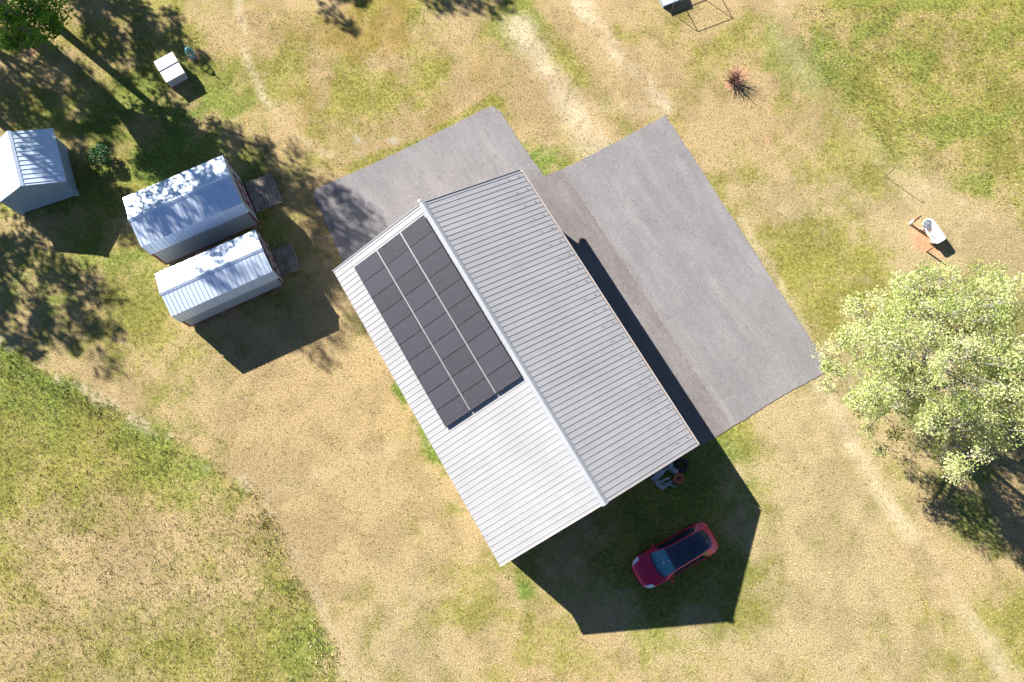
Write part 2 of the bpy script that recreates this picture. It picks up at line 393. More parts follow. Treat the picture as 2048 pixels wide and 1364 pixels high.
def ground_mat():
    k = NT('dry lawn'); tc = k.n('ShaderNodeTexCoord').outputs['Object']
    A = lambda nm: k.n('ShaderNodeAttribute', attribute_name=nm).outputs['Fac']
    fine = k.noise(13.0, 5, 0.7, tc); mid = k.noise(2.6, 6, 0.7, tc); f3 = k.noise(24, 3, 0.7, tc); f4 = k.noise(5, 5, .7, tc)
    tan = k.ramp(fine, [(0.27, (0.10, 0.080, 0.034)), (0.44, (0.255, 0.200, 0.100)), (0.57, (0.38, 0.304, 0.171)), (0.72, (0.58, 0.485, 0.295))])
    tan = k.mix(k.sstep(A('tone'), .3, .7), tan, k.mix(0.75, tan, (1.0, .90, .84), 'MULTIPLY'))
    grn = k.ramp(f4, [(0.30, (0.080, 0.085, 0.014)), (0.5, (0.190, 0.182, 0.036)), (0.68, (0.31, 0.288, 0.080))])
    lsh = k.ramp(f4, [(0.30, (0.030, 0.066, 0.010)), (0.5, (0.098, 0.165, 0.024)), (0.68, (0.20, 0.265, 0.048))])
    grn = k.mix(A('lush_shade'), grn, lsh)
    thr = k.math('ADD', k.math('MULTIPLY', mid, 0.55), k.math('MULTIPLY', fine, 0.45))
    gf = k.sstep(k.math('SUBTRACT', k.math('MULTIPLY_ADD', A('green'), 1.0, 0.0), k.math('MULTIPLY_ADD', thr, 1.9, -0.5)), -0.36, 0.36)
    col = k.mix(k.math('MULTIPLY', gf, 0.92), tan, grn)
    mossc = k.ramp(f3, [(0.3, (0.15, 0.09, 0.015)), (0.7, (0.30, 0.19, 0.05))])
    col = k.mix(k.math('MULTIPLY', A('moss'), 0.5), col, mossc)
    strw = k.ramp(fine, [(0.3, (0.28, 0.215, 0.135)), (0.5, (0.45, 0.37, 0.255)), (0.7, (0.60, 0.52, 0.40))])
    col = k.mix(k.math('MULTIPLY', k.sstep(k.math('SUBTRACT', A('straw'), k.math('MULTIPLY_ADD', thr, 1.4, -0.30)), -0.32, 0.4), .85), col, strw)
    cl = k.ramp(fine, [(0.3, (0.34, 0.18, 0.09)), (0.6, (0.47, 0.28, 0.165)), (0.75, (0.56, 0.40, 0.27))])
    col = k.mix(k.sstep(k.math('SUBTRACT', A('clay'), thr), -0.2, 0.25), col, cl)
    gv = k.ramp(f3, [(0.3, (0.20, 0.185, 0.165)), (0.6, (0.48, 0.46, 0.44)), (0.75, (0.62, 0.61, 0.6))])
    col = k.mix(k.sstep(k.math('SUBTRACT', A('gravel'), thr), -0.2, 0.2), col, gv)
    wv = k.n('ShaderNodeCombineColor')
    for q in range(3): k.l(A('wear'), wv.inputs[q])
    col = k.mix(1.0, col, wv.outputs[0], 'MULTIPLY')
    k.set(Base_Color=col, Roughness=0.95); k.b.inputs['Specular IOR Level'].default_value = 0.1
    h = k.math('ADD', k.math('MULTIPLY', fine, 0.6), k.math('MULTIPLY', f3, 0.5))
    k.bump(h, 0.8, 0.07)
    return k.m
me.materials.append(ground_mat())
ground = bpy.data.objects.new('ground', me); C.objects.link(ground); tag(ground, kind='structure')

# ------------------------------------------------------------------ garage frame of reference
BX, BY, BA = -1.036, 9.129, R(-59.11)
BL, BW, ZE, ZW, ZR, VO = 18.373, 12.086, 3.043, 3.397, 5.612, -0.018
cB, sB = math.cos(BA), math.sin(BA)
def toB(p): dx, dy = p[0] - BX, p[1] - BY; return (cB * dx + sB * dy, -sB * dx + cB * dy)
def fromB(u, v): return (BX + cB * u - sB * v, BY + sB * u + cB * v)

# ------------------------------------------------------------------ asphalt
pave_px = [(985, 212), (1000, 221), (1042, 288), (1088, 352), (1128, 337), (1235, 283), (1330, 231), (1350, 260), (1500, 490), (1660, 740), (1560, 794), (1418, 883), (1180, 1010)]
pave = [toB(at(u, v)) for u, v in pave_px]
pave += [(BL / 2 - 1.2, -3), (-BL / 2 + 4.5, -BW / 2 + 0.6)] + [toB(at(u, v)) for u, v in ((688, 527), (625, 386), (632, 378), (800, 303), (970, 217))]
ed = []
for a, b in zip(pave, pave[1:] + pave[:1]):
    n = max(1, int(math.hypot(b[0] - a[0], b[1] - a[1]) / 0.22))
    for i in range(n):
        f = i / n; j = 0.016 if 0 < i else 0.01
        ed.append((a[0] + (b[0] - a[0]) * f + random.gauss(0, j), a[1] + (b[1] - a[1]) * f + random.gauss(0, j)))
PAVE = np.array([fromB(*p) for p in ed])
mb = MB(); mb.prism(ed, lambda p: (p[0], p[1], -0.05), lambda p: (p[0], p[1], 0.03))
def asphalt_mat(seam_v):
    k = NT('weathered asphalt'); tc = k.n('ShaderNodeTexCoord').outputs['Object']
    sp = k.n('ShaderNodeSeparateXYZ'); k.l(tc, sp.inputs[0]); U, Vv = sp.outputs[0], sp.outputs[1]
    mp = k.n('ShaderNodeMapping'); k.l(tc, mp.inputs[0]); mp.inputs['Scale'].default_value = (0.22, 1.1, 1)
    big = k.noise(0.35, 5, 0.6, tc); streak = k.noise(0.9, 5, 0.6, mp.outputs[0]); fine = k.noise(13, 6, 0.85, tc); md = k.noise(3.5, 5, .7, tc)
    s = k.math('ADD', k.math('MULTIPLY', big, 0.45), k.math('MULTIPLY', streak, 0.55))
    base = k.ramp(s, [(0.32, (0.150, 0.141, 0.147)), (0.5, (0.178, 0.168, 0.173)), (0.68, (0.218, 0.207, 0.212))])
    sm = k.mix(0.75, base, k.ramp(fine, [(0.28, (0.35, 0.35, 0.35)), (0.72, (1.6, 1.6, 1.6))]), 'MULTIPLY')
    wob = k.math('MULTIPLY_ADD', k.noise(1.4, 4, 0.7, tc), 0.24, -0.12)
    dv = k.math('SUBTRACT', k.math('ADD', Vv, wob), seam_v)
    apron = k.math('MULTIPLY', k.math('LESS_THAN', dv, 0.0), k.sstep(k.math('MULTIPLY_ADD', wob, 5.0, U), -10.3, -9.3))
    old = k.mix(0.8, sm, k.ramp(md, [(0.3, (0.72, 0.69, 0.66)), (0.7, (0.94, 0.91, 0.88))]), 'MULTIPLY')
    col = k.mix(apron, sm, old)
    # brown damp-looking dirt on the old apron close to the northern end
    dirt = k.sstep(md, 0.45, 0.62)
    near = k.sstep(k.math('ABSOLUTE', k.math('ADD', U, 5.2)), 2.2, 0.5)
    dirt = k.math('MULTIPLY', k.math('MULTIPLY', dirt, near), k.math('MULTIPLY', apron, 0.55))
    col = k.mix(dirt, col, (0.10, 0.08, 0.068))
    # open joint with grit
    gritf = k.noise(6, 4, 0.8, tc)
    seam = k.math('MULTIPLY', k.math('LESS_THAN', k.math('ABSOLUTE', dv), 0.016), k.math('MULTIPLY', k.math('GREATER_THAN', U, -9.8), k.sstep(gritf, .38, .5)))
    col = k.mix(seam, col, k.ramp(gritf, [(0.4, (0.05, 0.045, 0.04)), (0.6, (0.32, 0.28, 0.20))]))
    gap = k.math('LESS_THAN', k.math('ABSOLUTE', k.math('SUBTRACT', k.math('ADD', U, wob), 2.2)), 0.02)
    gap = k.math('MULTIPLY', gap, k.math('GREATER_THAN', Vv, 7.5))
    gap = k.math('MULTIPLY', gap, k.math('LESS_THAN', Vv, seam_v + 2.0))
    col = k.mix(k.math('MULTIPLY', gap, 0.45), col, (0.10, 0.095, 0.09))
    spot = k.sstep(k.noise(1.1, 3, .55, tc), .66, .72); col = k.mix(k.math('MULTIPLY', spot, .28), col, (.07, .065, .065))
    dust = k.sstep(k.noise(.55, 6, .75, mp.outputs[0]), .52, .70); col = k.mix(k.math('MULTIPLY', dust, .18), col, (.36, .34, .33))
    k.set(Base_Color=col, Roughness=0.9); k.b.inputs['Specular IOR Level'].default_value = 0.25
    k.bump(fine, 0.35, 0.015); return k.m
seam_v = 0.5 * (toB(at(1150, 385))[1] + toB(at(1345, 665))[1])
pv = mb.build('driveway', asphalt_mat(seam_v)); pv.location = (BX, BY, 0); pv.rotation_euler = (0, 0, BA); tag(pv, kind='structure')

# ------------------------------------------------------------------ garage
gar = thing('garage', 'large garage with pale grey ribbed metal gable roof beside the asphalt', 'garage', (BX, BY, 0), BA)
def ribbed(mb, L, p_top, p_bot, nrm, pitch, h, wb, wt, u0=None, th=0.03, minor=False):
    """sheet from p_top to p_bot (v,z), extruded along u with ribs every pitch; closed underside"""
    u0 = -L / 2 if u0 is None else u0; prof = [(u0, 0)]
    n = int(round(L / pitch)); pitch = L / n
    for i in range(n):
        c = u0 + (i + 0.5) * pitch
        prof += [(c - wb / 2, 0), (c - wt / 2, h), (c + wt / 2, h), (c + wb / 2, 0)]
        if minor:
            for q in (1 / 3, 2 / 3):
                m = c + pitch * q
                if m < u0 + L - .05: prof += [(m - .022, 0), (m - .012, 0.006), (m + .012, 0.006), (m + .022, 0)]
    prof.append((u0 + L, 0))
    vs = []; m = len(prof)
    for (v, z) in (p_top, p_bot):
        for u, hh in prof: vs.append((u, v + nrm[0] * hh, z + nrm[1] * hh))
    for (v, z) in (p_top, p_bot):
        for u in (u0, u0 + L): vs.append((u, v - nrm[0] * th, z - nrm[1] * th))
    fs = [(i, i + 1, m + i + 1, m + i) for i in range(m - 1)]
    a, b, c, d = 2 * m, 2 * m + 1, 2 * m + 2, 2 * m + 3
    fs += [(a, c, d, b), (0, m, c, a), (m - 1, b, d, 2 * m - 1), tuple([a] + [b] + list(range(m - 1, -1, -1))), tuple([d, c] + list(range(m, 2 * m)))]
    mb.add(vs, fs)
def slope(v0, z0, v1, z1):
    d = Vector((v1 - v0, z1 - z0)); L = d.length; d /= L
    n = Vector((-d.y, d.x));
    if n.y < 0: n = -n
    return d, n, L
dW, nW, LW = slope(VO, ZR, -BW / 2, ZW); dE, nE, LE = slope(VO, ZR, BW / 2, ZE)
for (d, n, ve, ze) in ((dW, nW, -BW / 2, ZW), (dE, nE, BW / 2, ZE)):
    mb = MB(); ribbed(mb, BL, (VO, ZR), (ve, ze), n, 0.305, 0.017, 0.034, 0.024)
    mb.build('roof_slope', MT['garage_roof'], gar)
mb = MB()                                           # folded ridge cap, proud of the ribs, with rolled edges
cw = 0.17; prof = []
for s_, d, n in ((-1, dW, nW), (1, dE, nE)):
    pass
pl = [Vector((VO, ZR)) + dW * cw + nW * 0.033, Vector((VO, ZR)) + dW * 0.10 + nW * 0.05, Vector((VO, ZR + 0.075)), Vector((VO, ZR)) + dE * 0.10 + nE * 0.05, Vector((VO, ZR)) + dE * cw + nE * 0.033]
lo = [p - Vector((0, 0.02)) for p in pl]
poly = pl + lo[::-1]
mb.prism(poly, lambda p: (-BL / 2 - 0.08, p.x, p.y), lambda p: (BL / 2 + 0.10, p.x, p.y)); mb.build('ridge_cap', MT['cap'], gar)
for e in (-1, 1):                                    # rake trim down each gable edge
    for (d, ve, ze) in ((dW, -BW / 2, ZW), (dE, BW / 2, ZE)):
        mb = MB(); u = e * (BL / 2 + 0.022)
        mb.bar((u, VO, ZR - 0.075), (u, ve, ze - 0.075), 0.04, 0.20); mb.build('rake_trim', MT['trim_white'] if e > 0 else MT['cap'], gar)
mb = MB()                                            # gutter along the paved side: open trough
gv, gz = BW / 2 + 0.012, ZE - 0.02
gp = [(gv, gz), (gv, gz - .12), (gv + .085, gz - .12), (gv + .115, gz), (gv + .102, gz), (gv + .076, gz - .108), (gv + .012, gz - .108), (gv + .012, gz)]
mb.prism(gp, lambda p: (-BL / 2 - .02, p[0], p[1]), lambda p: (BL / 2 + .02, p[0], p[1])); mb.build('gutter', MT['trim_white'], gar)
mb = MB(); mb.tube([(BL / 2 - .25, gv + .05, gz - .12), (BL / 2 - .25, gv - .05, gz - .25), (BL / 2 - .25, gv - .33, gz - .5), (BL / 2 - .25, gv - .33, .1)], .04, 8); mb.build('downspout', MT['trim_white'], gar)
mb = MB()                                            # walls with gable ends and ribbed siding
wi = 0.32; u1 = BL / 2 - wi; vE_, vW_ = BW / 2 - wi - .05, -BW / 2 + wi + .05
zE_ = ZE + (ZR - ZE) * (BW / 2 - vE_) / (BW / 2) - 0.06; zW_ = ZW + (ZR - ZW) * (BW / 2 + vW_) / (BW / 2) - 0.06
gable = [(vW_, -0.05), (vE_, -0.05), (vE_, zE_), (VO, ZR - 0.09), (vW_, zW_)]
mb.prism(gable, lambda p: (-u1, p[0], p[1]), lambda p: (u1, p[0], p[1])); wall = mb.build('wall', MT['garage_wall'], gar)
mb = MB()
for e in (-1, 1):
    for v in (vW_ - .02, vE_ + .02):
        mb = MB(); mb.box((e * (u1 + .01), v, 1.45), (0.12, 0.08, 2.9)); mb.build('corner_trim', MT['trim_white'], gar)
mb = MB(); mb.tube([(-BL / 2 + .32, VO - .05, ZR - .45), (-BL / 2 - .25, VO - .05, ZR - .28)], .025, 8); lb = mb.build('yard_light', MT['cap'], gar)
mb = MB(); mb.lathe([(0, .0), (.09, -.01), (.12, -.06), (.13, -.16), (.10, -.22), (0, -.24)], 16, (-BL / 2 - .27, VO - .05, ZR - .20)); mb.build('lamp_shade', MT['trim_white'], lb)
# snow guards in two rows above the paved eave
sg = None
for row, dist in ((0, 0.30), (1, 1.02)):
    for i in range(20):
        u = -BL / 2 + .305 * (1 + 3 * i + (0 if row == 0 else 0.0)) + .04; v = VO + dE.x * (LE - dist) + nE.x * .02; z = ZR + dE.y * (LE - dist) + nE.y * .02
        if sg is None:
            mb = MB(); mb.box((0, 0, 0.015), (0.014, 0.05, 0.03)); mb.box((0, -.03, 0.004), (.03, .07, .008)); sg = o = mb.build('snow_guard', MT['grey_pipe'], gar)
        else:
            o = sg.copy(); C.objects.link(o); o.parent = gar
        o.location = (u, v, z); o.rotation_euler = (math.atan2(dE.y, dE.x), 0, 0)

# solar array standing off the western slope
def slopeW(u, v):
    p0 = (*fromB(0, VO + nW.x * .16), ZR + nW.y * .16)
    nn = np.array([-sB * nW.x, cB * nW.x, nW.y])
    q = on_plane(u, v, p0, nn); b = toB(q); dv, dz = b[1] - (VO + nW.x * .16), q.z - (ZR + nW.y * .16)
    return b[0], dv * dW.x + dz * dW.y
cs = [slopeW(*p) for p in ((708, 537), (848, 427), (1042, 752), (891, 857))]
au0, au1 = (cs[0][0] + cs[1][0]) / 2, (cs[2][0] + cs[3][0]) / 2; as0, as1 = (cs[1][1] + cs[2][1]) / 2, (cs[0][1] + cs[3][1]) / 2
print('ARRAY', cs, au1 - au0, as1 - as0)
NC, NRW = 10, 3
fu = Vector((cB, sB, 0)); fd = Vector((-sB * dW.x, cB * dW.x, dW.y)); fnn = Vector((-sB * nW.x, cB * nW.x, nW.y))
org = Vector((*fromB(0, VO), ZR))
arr = bpy.data.objects.new('solar_array', None); C.objects.link(arr); arr.empty_display_size = .3
mm = Matrix.Identity(4)
for i in range(3):
    mm[i][0], mm[i][1], mm[i][2] = fu[i], -fd[i], fnn[i]       # x along the ridge, y up the slope, z off the roof
    mm[i][3] = (org + fu * ((au0 + au1) / 2) + fd * ((as0 + as1) / 2))[i]
arr.matrix_world = mm
tag(arr, 'array of thirty dark solar panels in three rows on the garage roof', 'solar array')
pw, ph = (au1 - au0) / NC, (as1 - as0) / NRW
ptop = 0.16
gx_, gy_ = 0.010, 0.075
mb = MB(); a, b = pw / 2 - gx_ / 2, ph / 2 - gy_ / 2
mb.box((0, 0, 0), (2 * a - .02, 2 * b - .02, .03)); cell_me = mb.build('solar_panel', MT['cells'], arr)
mb = MB()
for e in (-1, 1):
    mb.box((0, e * (b - .008), 0), (2 * a, .016, .042)); mb.box((e * (a - .008), 0, 0), (.016, 2 * b - .032, .042))
fr_me = mb.build('frame', MT['black'], cell_me)
first = True
for i in range(NC):
    for j in range(NRW):
        if first: o = cell_me; first = False
        else:
            o = cell_me.copy(); C.objects.link(o); o.parent = arr; f2 = fr_me.copy(); C.objects.link(f2); f2.parent = o
        o.location = ((i + .5 - NC / 2) * pw, (j + .5 - NRW / 2) * ph, ptop - .02)
for j in (-1, 1):                                    # bright rail pair showing in the gaps between the rows
    for q in (-.024, .024):
        mb = MB(); mb.box((0, j * ph / 2 + q, ptop - .055), (NC * pw - .12, .022, .05)); mb.build('rail', MT['rail'], arr)
for j in range(NRW):
    for q in (-.27, .27):
        mb = MB(); mb.box((0, (j - 1) * ph + q * ph, ptop - .085), (NC * pw - .04, .035, .06)); mb.build('rail', MT['black'], arr)
ck = None
for i in range(NC + 1):                              # end and mid clamps
    for j in range(NRW):
        for q in (-.27, .27):
            if ck is None:
                mb = MB(); mb.box((0, 0, 0), (.022, .03, .014)); ck = o = mb.build('clamp', MT['grey_pipe'], arr)
            else: o = ck.copy(); C.objects.link(o); o.parent = arr
            o.location = ((i - NC / 2) * pw, (j - 1) * ph + q * ph, ptop + .006)
mb = MB(); mb.tube([(-NC * pw / 2 - .02, -ph * 1.42, ptop - .06), (-NC * pw / 2 - .16, -ph * 1.42, .05), (-NC * pw / 2 - .30, -ph * 1.47, .045)], .016, 8); mb.build('conduit', MT['rail'], arr)

# ------------------------------------------------------------------ sheds
SC = CAM_H / 43.0
def gambrel(par, name, label, spacing):
    x, y, a, L, b, e, zr, zb, ze = [q * SC if i != 2 else q for i, q in enumerate(par)]
    s = thing(name, label, 'shed', (x, y, 0), a, 'metal roofed sheds')
    for sg_ in (1, -1):
        _, n1, _ = slope(0, zr, sg_ * b, zb); mb = MB(); ribbed(mb, L, (0, zr), (sg_ * b, zb), n1, spacing, .022, .036, .022, th=.02); mb.build('roof_slope', MT['shed_roof'], s)
        _, n2, _ = slope(sg_ * b, zb, sg_ * e, ze); mb = MB(); ribbed(mb, L, (sg_ * b, zb - .004), (sg_ * e, ze), n2, spacing, .022, .036, .022, th=.02); mb.build('lower_roof', MT['shed_roof'], s)
    d1, n1, _ = slope(0, zr, b, zb); d2, n2, _ = slope(0, zr, -b, zb); o0 = Vector((0, zr)); cw = .15
    pl = [o0 + d2 * cw + n2 * .021, o0 + Vector((0, .05)), o0 + d1 * cw + n1 * .021]; poly = pl + [p - Vector((0, .015)) for p in pl][::-1]
    mb = MB(); mb.prism(poly, lambda p: (-L / 2 - .03, p.x, p.y), lambda p: (L / 2 + .03, p.x, p.y)); mb.build('ridge_cap', MT['shed_roof'], s)
    wv = e - .10; u1 = L / 2 - .05
    prof = [(-wv, .2), (wv, .2), (wv, ze + .02), (b - .03, zb - .05), (0, zr - .06), (-b + .03, zb - .05), (-wv, ze + .02)]
    mb = MB(); mb.prism(prof, lambda p: (-u1, p[0], p[1]), lambda p: (u1, p[0], p[1]))
    n = int(2 * u1 / spacing)
    for sg_ in (1, -1):                               # battens of the ribbed siding
        for i in range(n + 1): mb.box((-u1 + .02 + i * (2 * u1 - .04) / n, sg_ * (wv + .006), (.2 + ze) / 2), (.03, .018, ze - .22))
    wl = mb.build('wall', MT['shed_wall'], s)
    mb = MB()                                         # red edge trim: corner boards, sill boards, gable edges
    for eu in (-1, 1):
        for sg_ in (1, -1):
            mb = MB(); mb.box((eu * (u1 - .02), sg_ * (wv + .011), (.2 + ze) / 2 - .02), (.10, .04, ze - .24)); mb.build('corner_trim', MT['red_trim'], s)
    for sg_ in (1, -1):
        mb = MB(); mb.box((0, sg_ * (wv + .013), .20), (2 * u1 - .15, .036, .09)); mb.build('sill_board', MT['red_trim'], s)
    mb = MB(); uu = u1 + .015                          # double doors with red frame and cross braces on the end wall
    dw, dh = min(.92, e - .3), min(1.95, zb - .35)
    mb.box((uu, 0, .25 + dh / 2), (.035, 2 * dw, dh)); dr = mb.build('door', MT['shed_wall'], s)
    mb = MB(); uu += .03
    for v in (-dw, 0, dw): mb.box((uu, v, .25 + dh / 2), (.03, .08, dh))
    for z in (.27, .25 + dh * .5, .25 + dh): mb.box((uu + .003, 0, z), (.03, 2 * dw + .08, .08))
    for sg_ in (-1, 1):
        mb.bar((uu - .003, sg_ * .06, .3), (uu - .003, sg_ * (dw - .05), .22 + dh * .5), .06, .03, (1, 0, 0))
        mb.bar((uu - .003, sg_ * (dw - .05), .3 + dh * .5), (uu - .003, sg_ * .06, .22 + dh), .06, .03, (1, 0, 0))
    mb.build('door_trim', MT['red_trim'], dr)
    for i, u in enumerate((-u1 + .3, -u1 * .3, u1 * .35, u1 - .3)):   # blocks under the skids
        for sg_ in (-1, 1):
            mb = MB(); mb.box((u + random.uniform(-.1, .1), sg_ * (wv - .1), .1), (.4, .2, .2)); mb.build('foundation_block', MT['block'], s, .01)
    return s, L, e
S1 = (-18.826, 17.232, 0.444, 5.809, 1.56, 1.696, 3.42, 3.055, 2.116)
S2 = (-16.979, 13.318, 0.449, 5.791, 1.32, 1.395, 2.842, 2.476, 1.492)
gambrel(S1, 'storage_shed', 'taller white metal gambrel shed with the broad plank ramp at its door', 0.245)
gambrel(S2, 'storage_shed', 'lower white metal gambrel shed with the slatted ramp, nearest the garage', 0.245)

x, y, a, L, W, zr, ze, ov, Lw = [q * SC if i != 2 else q for i, q in enumerate((-28.578, 19.826, -1.215, 3.487, 3.481, 2.899, 1.938, 0.298, 3.397))]
s3 = thing('storage_shed', 'blue grey walled shed with plain gable metal roof at the left edge', 'shed', (x, y, 0), a, 'metal roofed sheds')
for sg_ in (1, -1):
    d_, n_, _ = slope(0, zr, sg_ * (W / 2 + ov), ze); mb = MB(); ribbed(mb, L, (0, zr), (sg_ * (W / 2 + ov), ze), n_, 0.305, .026, .042, .026, th=.02); mb.build('roof_slope', MT['shed_roof'], s3)
d1, n1, _ = slope(0, zr, W / 2 + ov, ze); d2, n2, _ = slope(0, zr, -W / 2 - ov, ze); o0 = Vector((0, zr)); cw = .17
pl = [o0 + d2 * cw + n2 * .026, o0 + Vector((0, .06)), o0 + d1 * cw + n1 * .026]; poly = pl + [p - Vector((0, .015)) for p in pl][::-1]
mb = MB(); mb.prism(poly, lambda p: (-L / 2 - .03, p.x, p.y), lambda p: (L / 2 + .03, p.x, p.y)); mb.build('ridge_cap', MT['shed_roof'], s3)
zk = zr + (ze - zr) * (W / 2) / (W / 2 + ov) - .05
mb = MB(); prof = [(-W / 2, .18), (W / 2, .18), (W / 2, zk), (0, zr - .05), (-W / 2, zk)]
mb.prism(prof, lambda p: (-Lw / 2 + .03, p[0], p[1]), lambda p: (Lw / 2 - .03, p[0], p[1]))
for i in range(15):                                     # grooved siding: thin battens on the two seen sides
    v = -W / 2 + .1 + i * (W - .2) / 14; zt_ = zr - .08 - abs(v) / (W / 2) * (zr - zk); mb.box((Lw / 2 - .03, v, (zt_ + .2) / 2), (.012, .05, zt_ - .22))
    u = -Lw / 2 + .1 + i * (Lw - .2) / 14; mb.box((u, W / 2, (zk + .2) / 2), (.05, .012, zk - .24))
mb.build('wall', MT['grey_wall'], s3)
for eu in (-1, 1):
    for ev in (-1, 1):
        mb = MB(); mb.box((eu * (Lw / 2 - .25), ev * (W / 2 - .12), .09), (.4, .22, .18)); mb.build('foundation_block', MT['block'], s3, .01)

# plank ramps
def ramp(pts, label, nb, gap, z=.22, across=True):
    p = [at(u, v, z) for u, v in pts]                  # shed side far, outer far, outer near, shed side near
    c = sum(p, Vector()) / 4; xa = ((p[1] - p[0]) + (p[2] - p[3])) / 2; ya = ((p[0] - p[3]) + (p[1] - p[2])) / 2
    Lx, Ly = xa.length, ya.length; rz = math.atan2(xa.y, xa.x)
    o = thing('wooden_ramp', label, 'ramp', (c.x, c.y, 0), rz, 'ramps at the shed doors')
    mb = MB(); bw = Lx / nb
    for i in range(nb):
        u = -Lx / 2 + (i + .5) * bw; t_ = .02 - .10 * (u / Lx + .5)
        mb.box((u, random.uniform(-.03, .03), z - .02 + t_ * .6), (bw - gap, Ly + random.uniform(-.06, .06), .04), random.uniform(-.012, .012))
    mb.build('planks', MT['deck'], o)
    for v in (-Ly / 2 + .08, 0, Ly / 2 - .08):
        mb = MB(); mb.box((0, v, z / 2 - .05), (Lx - .05, .06, z - .06)); mb.build('joist', MT['deck'], o)
ramp([(486, 366), (543, 346), (566, 400), (516, 424)], 'broad weathered plank ramp lying at the taller shed door', 8, .012)
ramp([(544, 500), (583, 486), (602, 535), (562, 553)], 'narrow slatted grey ramp lying at the lower shed door', 9, .04)

# ------------------------------------------------------------------ well house and hand pump
A_, B_, D_, C_, F_, E_ = at(306.5, 123, .95), at(344.5, 104.7, .95), at(318, 142, 1.05), at(355, 121.7, 1.05), at(334.5, 162, .90), at(372, 145, .90)
xd = ((C_ - D_).normalized()); rz = math.atan2(xd.y, xd.x); Lx = (C_ - D_).length
cc = (D_ + C_) / 2
wh = thing('well_house', 'small white well house box with a low gable lid near the teal ornament', 'well house', (cc.x, cc.y, 0), rz)
yb = Matrix.Rotation(-rz, 3, 'Z') @ ((A_ + B_) / 2 - cc); yf = Matrix.Rotation(-rz, 3, 'Z') @ ((F_ + E_) / 2 - cc)
print('WELL', Lx, yb, yf)
mb = MB()
for (p, z1) in ((yb, .95), (yf, .90)):
    o3 = (-Lx / 2, 0, 1.2); n_ = Vector((0, p.y, z1 - 1.05))
    pr = [(-Lx / 2, 0, 1.05), (Lx / 2, 0, 1.05), (Lx / 2, p.y, z1), (-Lx / 2, p.y, z1)]
    mb.add(pr + [(q[0], q[1], q[2] - .04) for q in pr], [(0, 1, 2, 3), (7, 6, 5, 4), (0, 4, 5, 1), (1, 5, 6, 2), (2, 6, 7, 3), (3, 7, 4, 0)])
mb.build('roof', MT['trim_white'] if False else MT['enamel'], wh)
mb = MB(); mb.box((0, -.01, 1.062), (Lx + .02, .07, .03)); mb.build('ridge_cap', MT['grey_pipe'], wh)
mb = MB(); prof = [(yb.y - .06, 0), (yf.y + .06, 0), (yf.y + .06, .85), (0, .99), (yb.y - .06, .90)]
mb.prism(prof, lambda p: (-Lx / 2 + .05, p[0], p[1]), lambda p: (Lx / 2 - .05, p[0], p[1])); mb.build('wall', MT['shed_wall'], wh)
mb = MB(); mb.box((0, yf.y + .05, .12), (Lx - .06, .04, .1)); mb.build('sill_board', MT['red_trim'], wh)

pb = at(388, 117)
hp = thing('garden_ornament', 'teal openwork metal garden ornament with grey finial beside the white well house', 'ornament', (pb.x, pb.y, 0), R(-40))
prof = [(.05, .06), (.13, .16), (.20, .32), (.245, .52), (.25, .70), (.22, .88), (.15, 1.02), (.05, 1.12)]
mb = MB()
for i in range(9):
    t_ = 2 * math.pi * i / 9; mb.tube([(r_ * math.cos(t_), r_ * math.sin(t_), z_) for r_, z_ in prof], .017, 6)
for r_, z_ in ((.20, .32), (.25, .62), (.21, .90)): mb.tube([(r_ * math.cos(t_), r_ * math.sin(t_), z_) for t_ in [2 * math.pi * k / 24 for k in range(25)]], .016, 6, False)
mb.lathe([(0, 1.06), (.10, 1.06), (.12, 1.10), (.06, 1.15), (0, 1.16)], 16)
mb.build('cage', MT['teal'], hp)
mb = MB(); mb.tube([(0, 0, 1.14), (0, 0, 1.38), (0, 0, 1.46)], [.028, .028, .015], 8); mb.lathe([(0, 1.30), (.05, 1.33), (.05, 1.37), (0, 1.40)], 12); mb.build('finial', MT['grey_pipe'], hp)
for i in range(3):
    t_ = 2.1 * i + .4; mb = MB(); mb.tube([(.05 * math.cos(t_), .05 * math.sin(t_), .10), (.16 * math.cos(t_), .16 * math.sin(t_), .09), (.22 * math.cos(t_), .22 * math.sin(t_), .02), (.27 * math.cos(t_), .27 * math.sin(t_), .0)], .015, 6); mb.build('foot', MT['teal'], hp)

# ------------------------------------------------------------------ dog pen at the top edge
pa = at(1342, 26); wid = 2.45; hgt = 1.30; dep = 2.6
pen = thing('wire_kennel', 'open pipe framed kennel pen standing on the lawn at the top edge', 'kennel', (pa.x, pa.y, 0), R(22.5))
r_ = .022
corn = [(0, 0), (wid, 0), (wid, dep), (0, dep)]
for i, (px, py) in enumerate(corn):
    mb = MB(); mb.tube([(px, py, 0), (px, py, hgt)], r_, 8); mb.build('post', MT['grey_pipe'], pen)
for i in range(4):
    a_, b_ = corn[i], corn[(i + 1) % 4]
    for z in (.04, hgt): mb = MB(); mb.tube([(*a_, z), (*b_, z)], r_, 8); mb.build('rail', MT['grey_pipe'], pen)
mb = MB()
for i in range(4):
    a_, b_ = Vector((*corn[i], 0)), Vector((*corn[(i + 1) % 4], 0)); n = 9
    for k in range(1, n):
        q = a_.lerp(b_, k / n); mb.tube([(q.x, q.y, .04), (q.x, q.y, hgt)], .0022, 4)
    for z in (.3, .6, .9): mb.tube([(a_.x, a_.y, z), (b_.x, b_.y, z)], .0022, 4)
mb.build('wire_mesh', MT['grey_pipe'], pen)
dh = thing('dog_house', 'low grey dog house with ribbed tin roof inside the kennel pen', 'dog house', at(1356, 6), R(22.5))
mb = MB(); ribbed(mb, 1.5, (0, .6), (-.75, .45), slope(0, .6, -.75, .45)[1], .12, .02, .05, .02, th=.015); mb.build('roof_slope', MT['shed_roof'], dh)
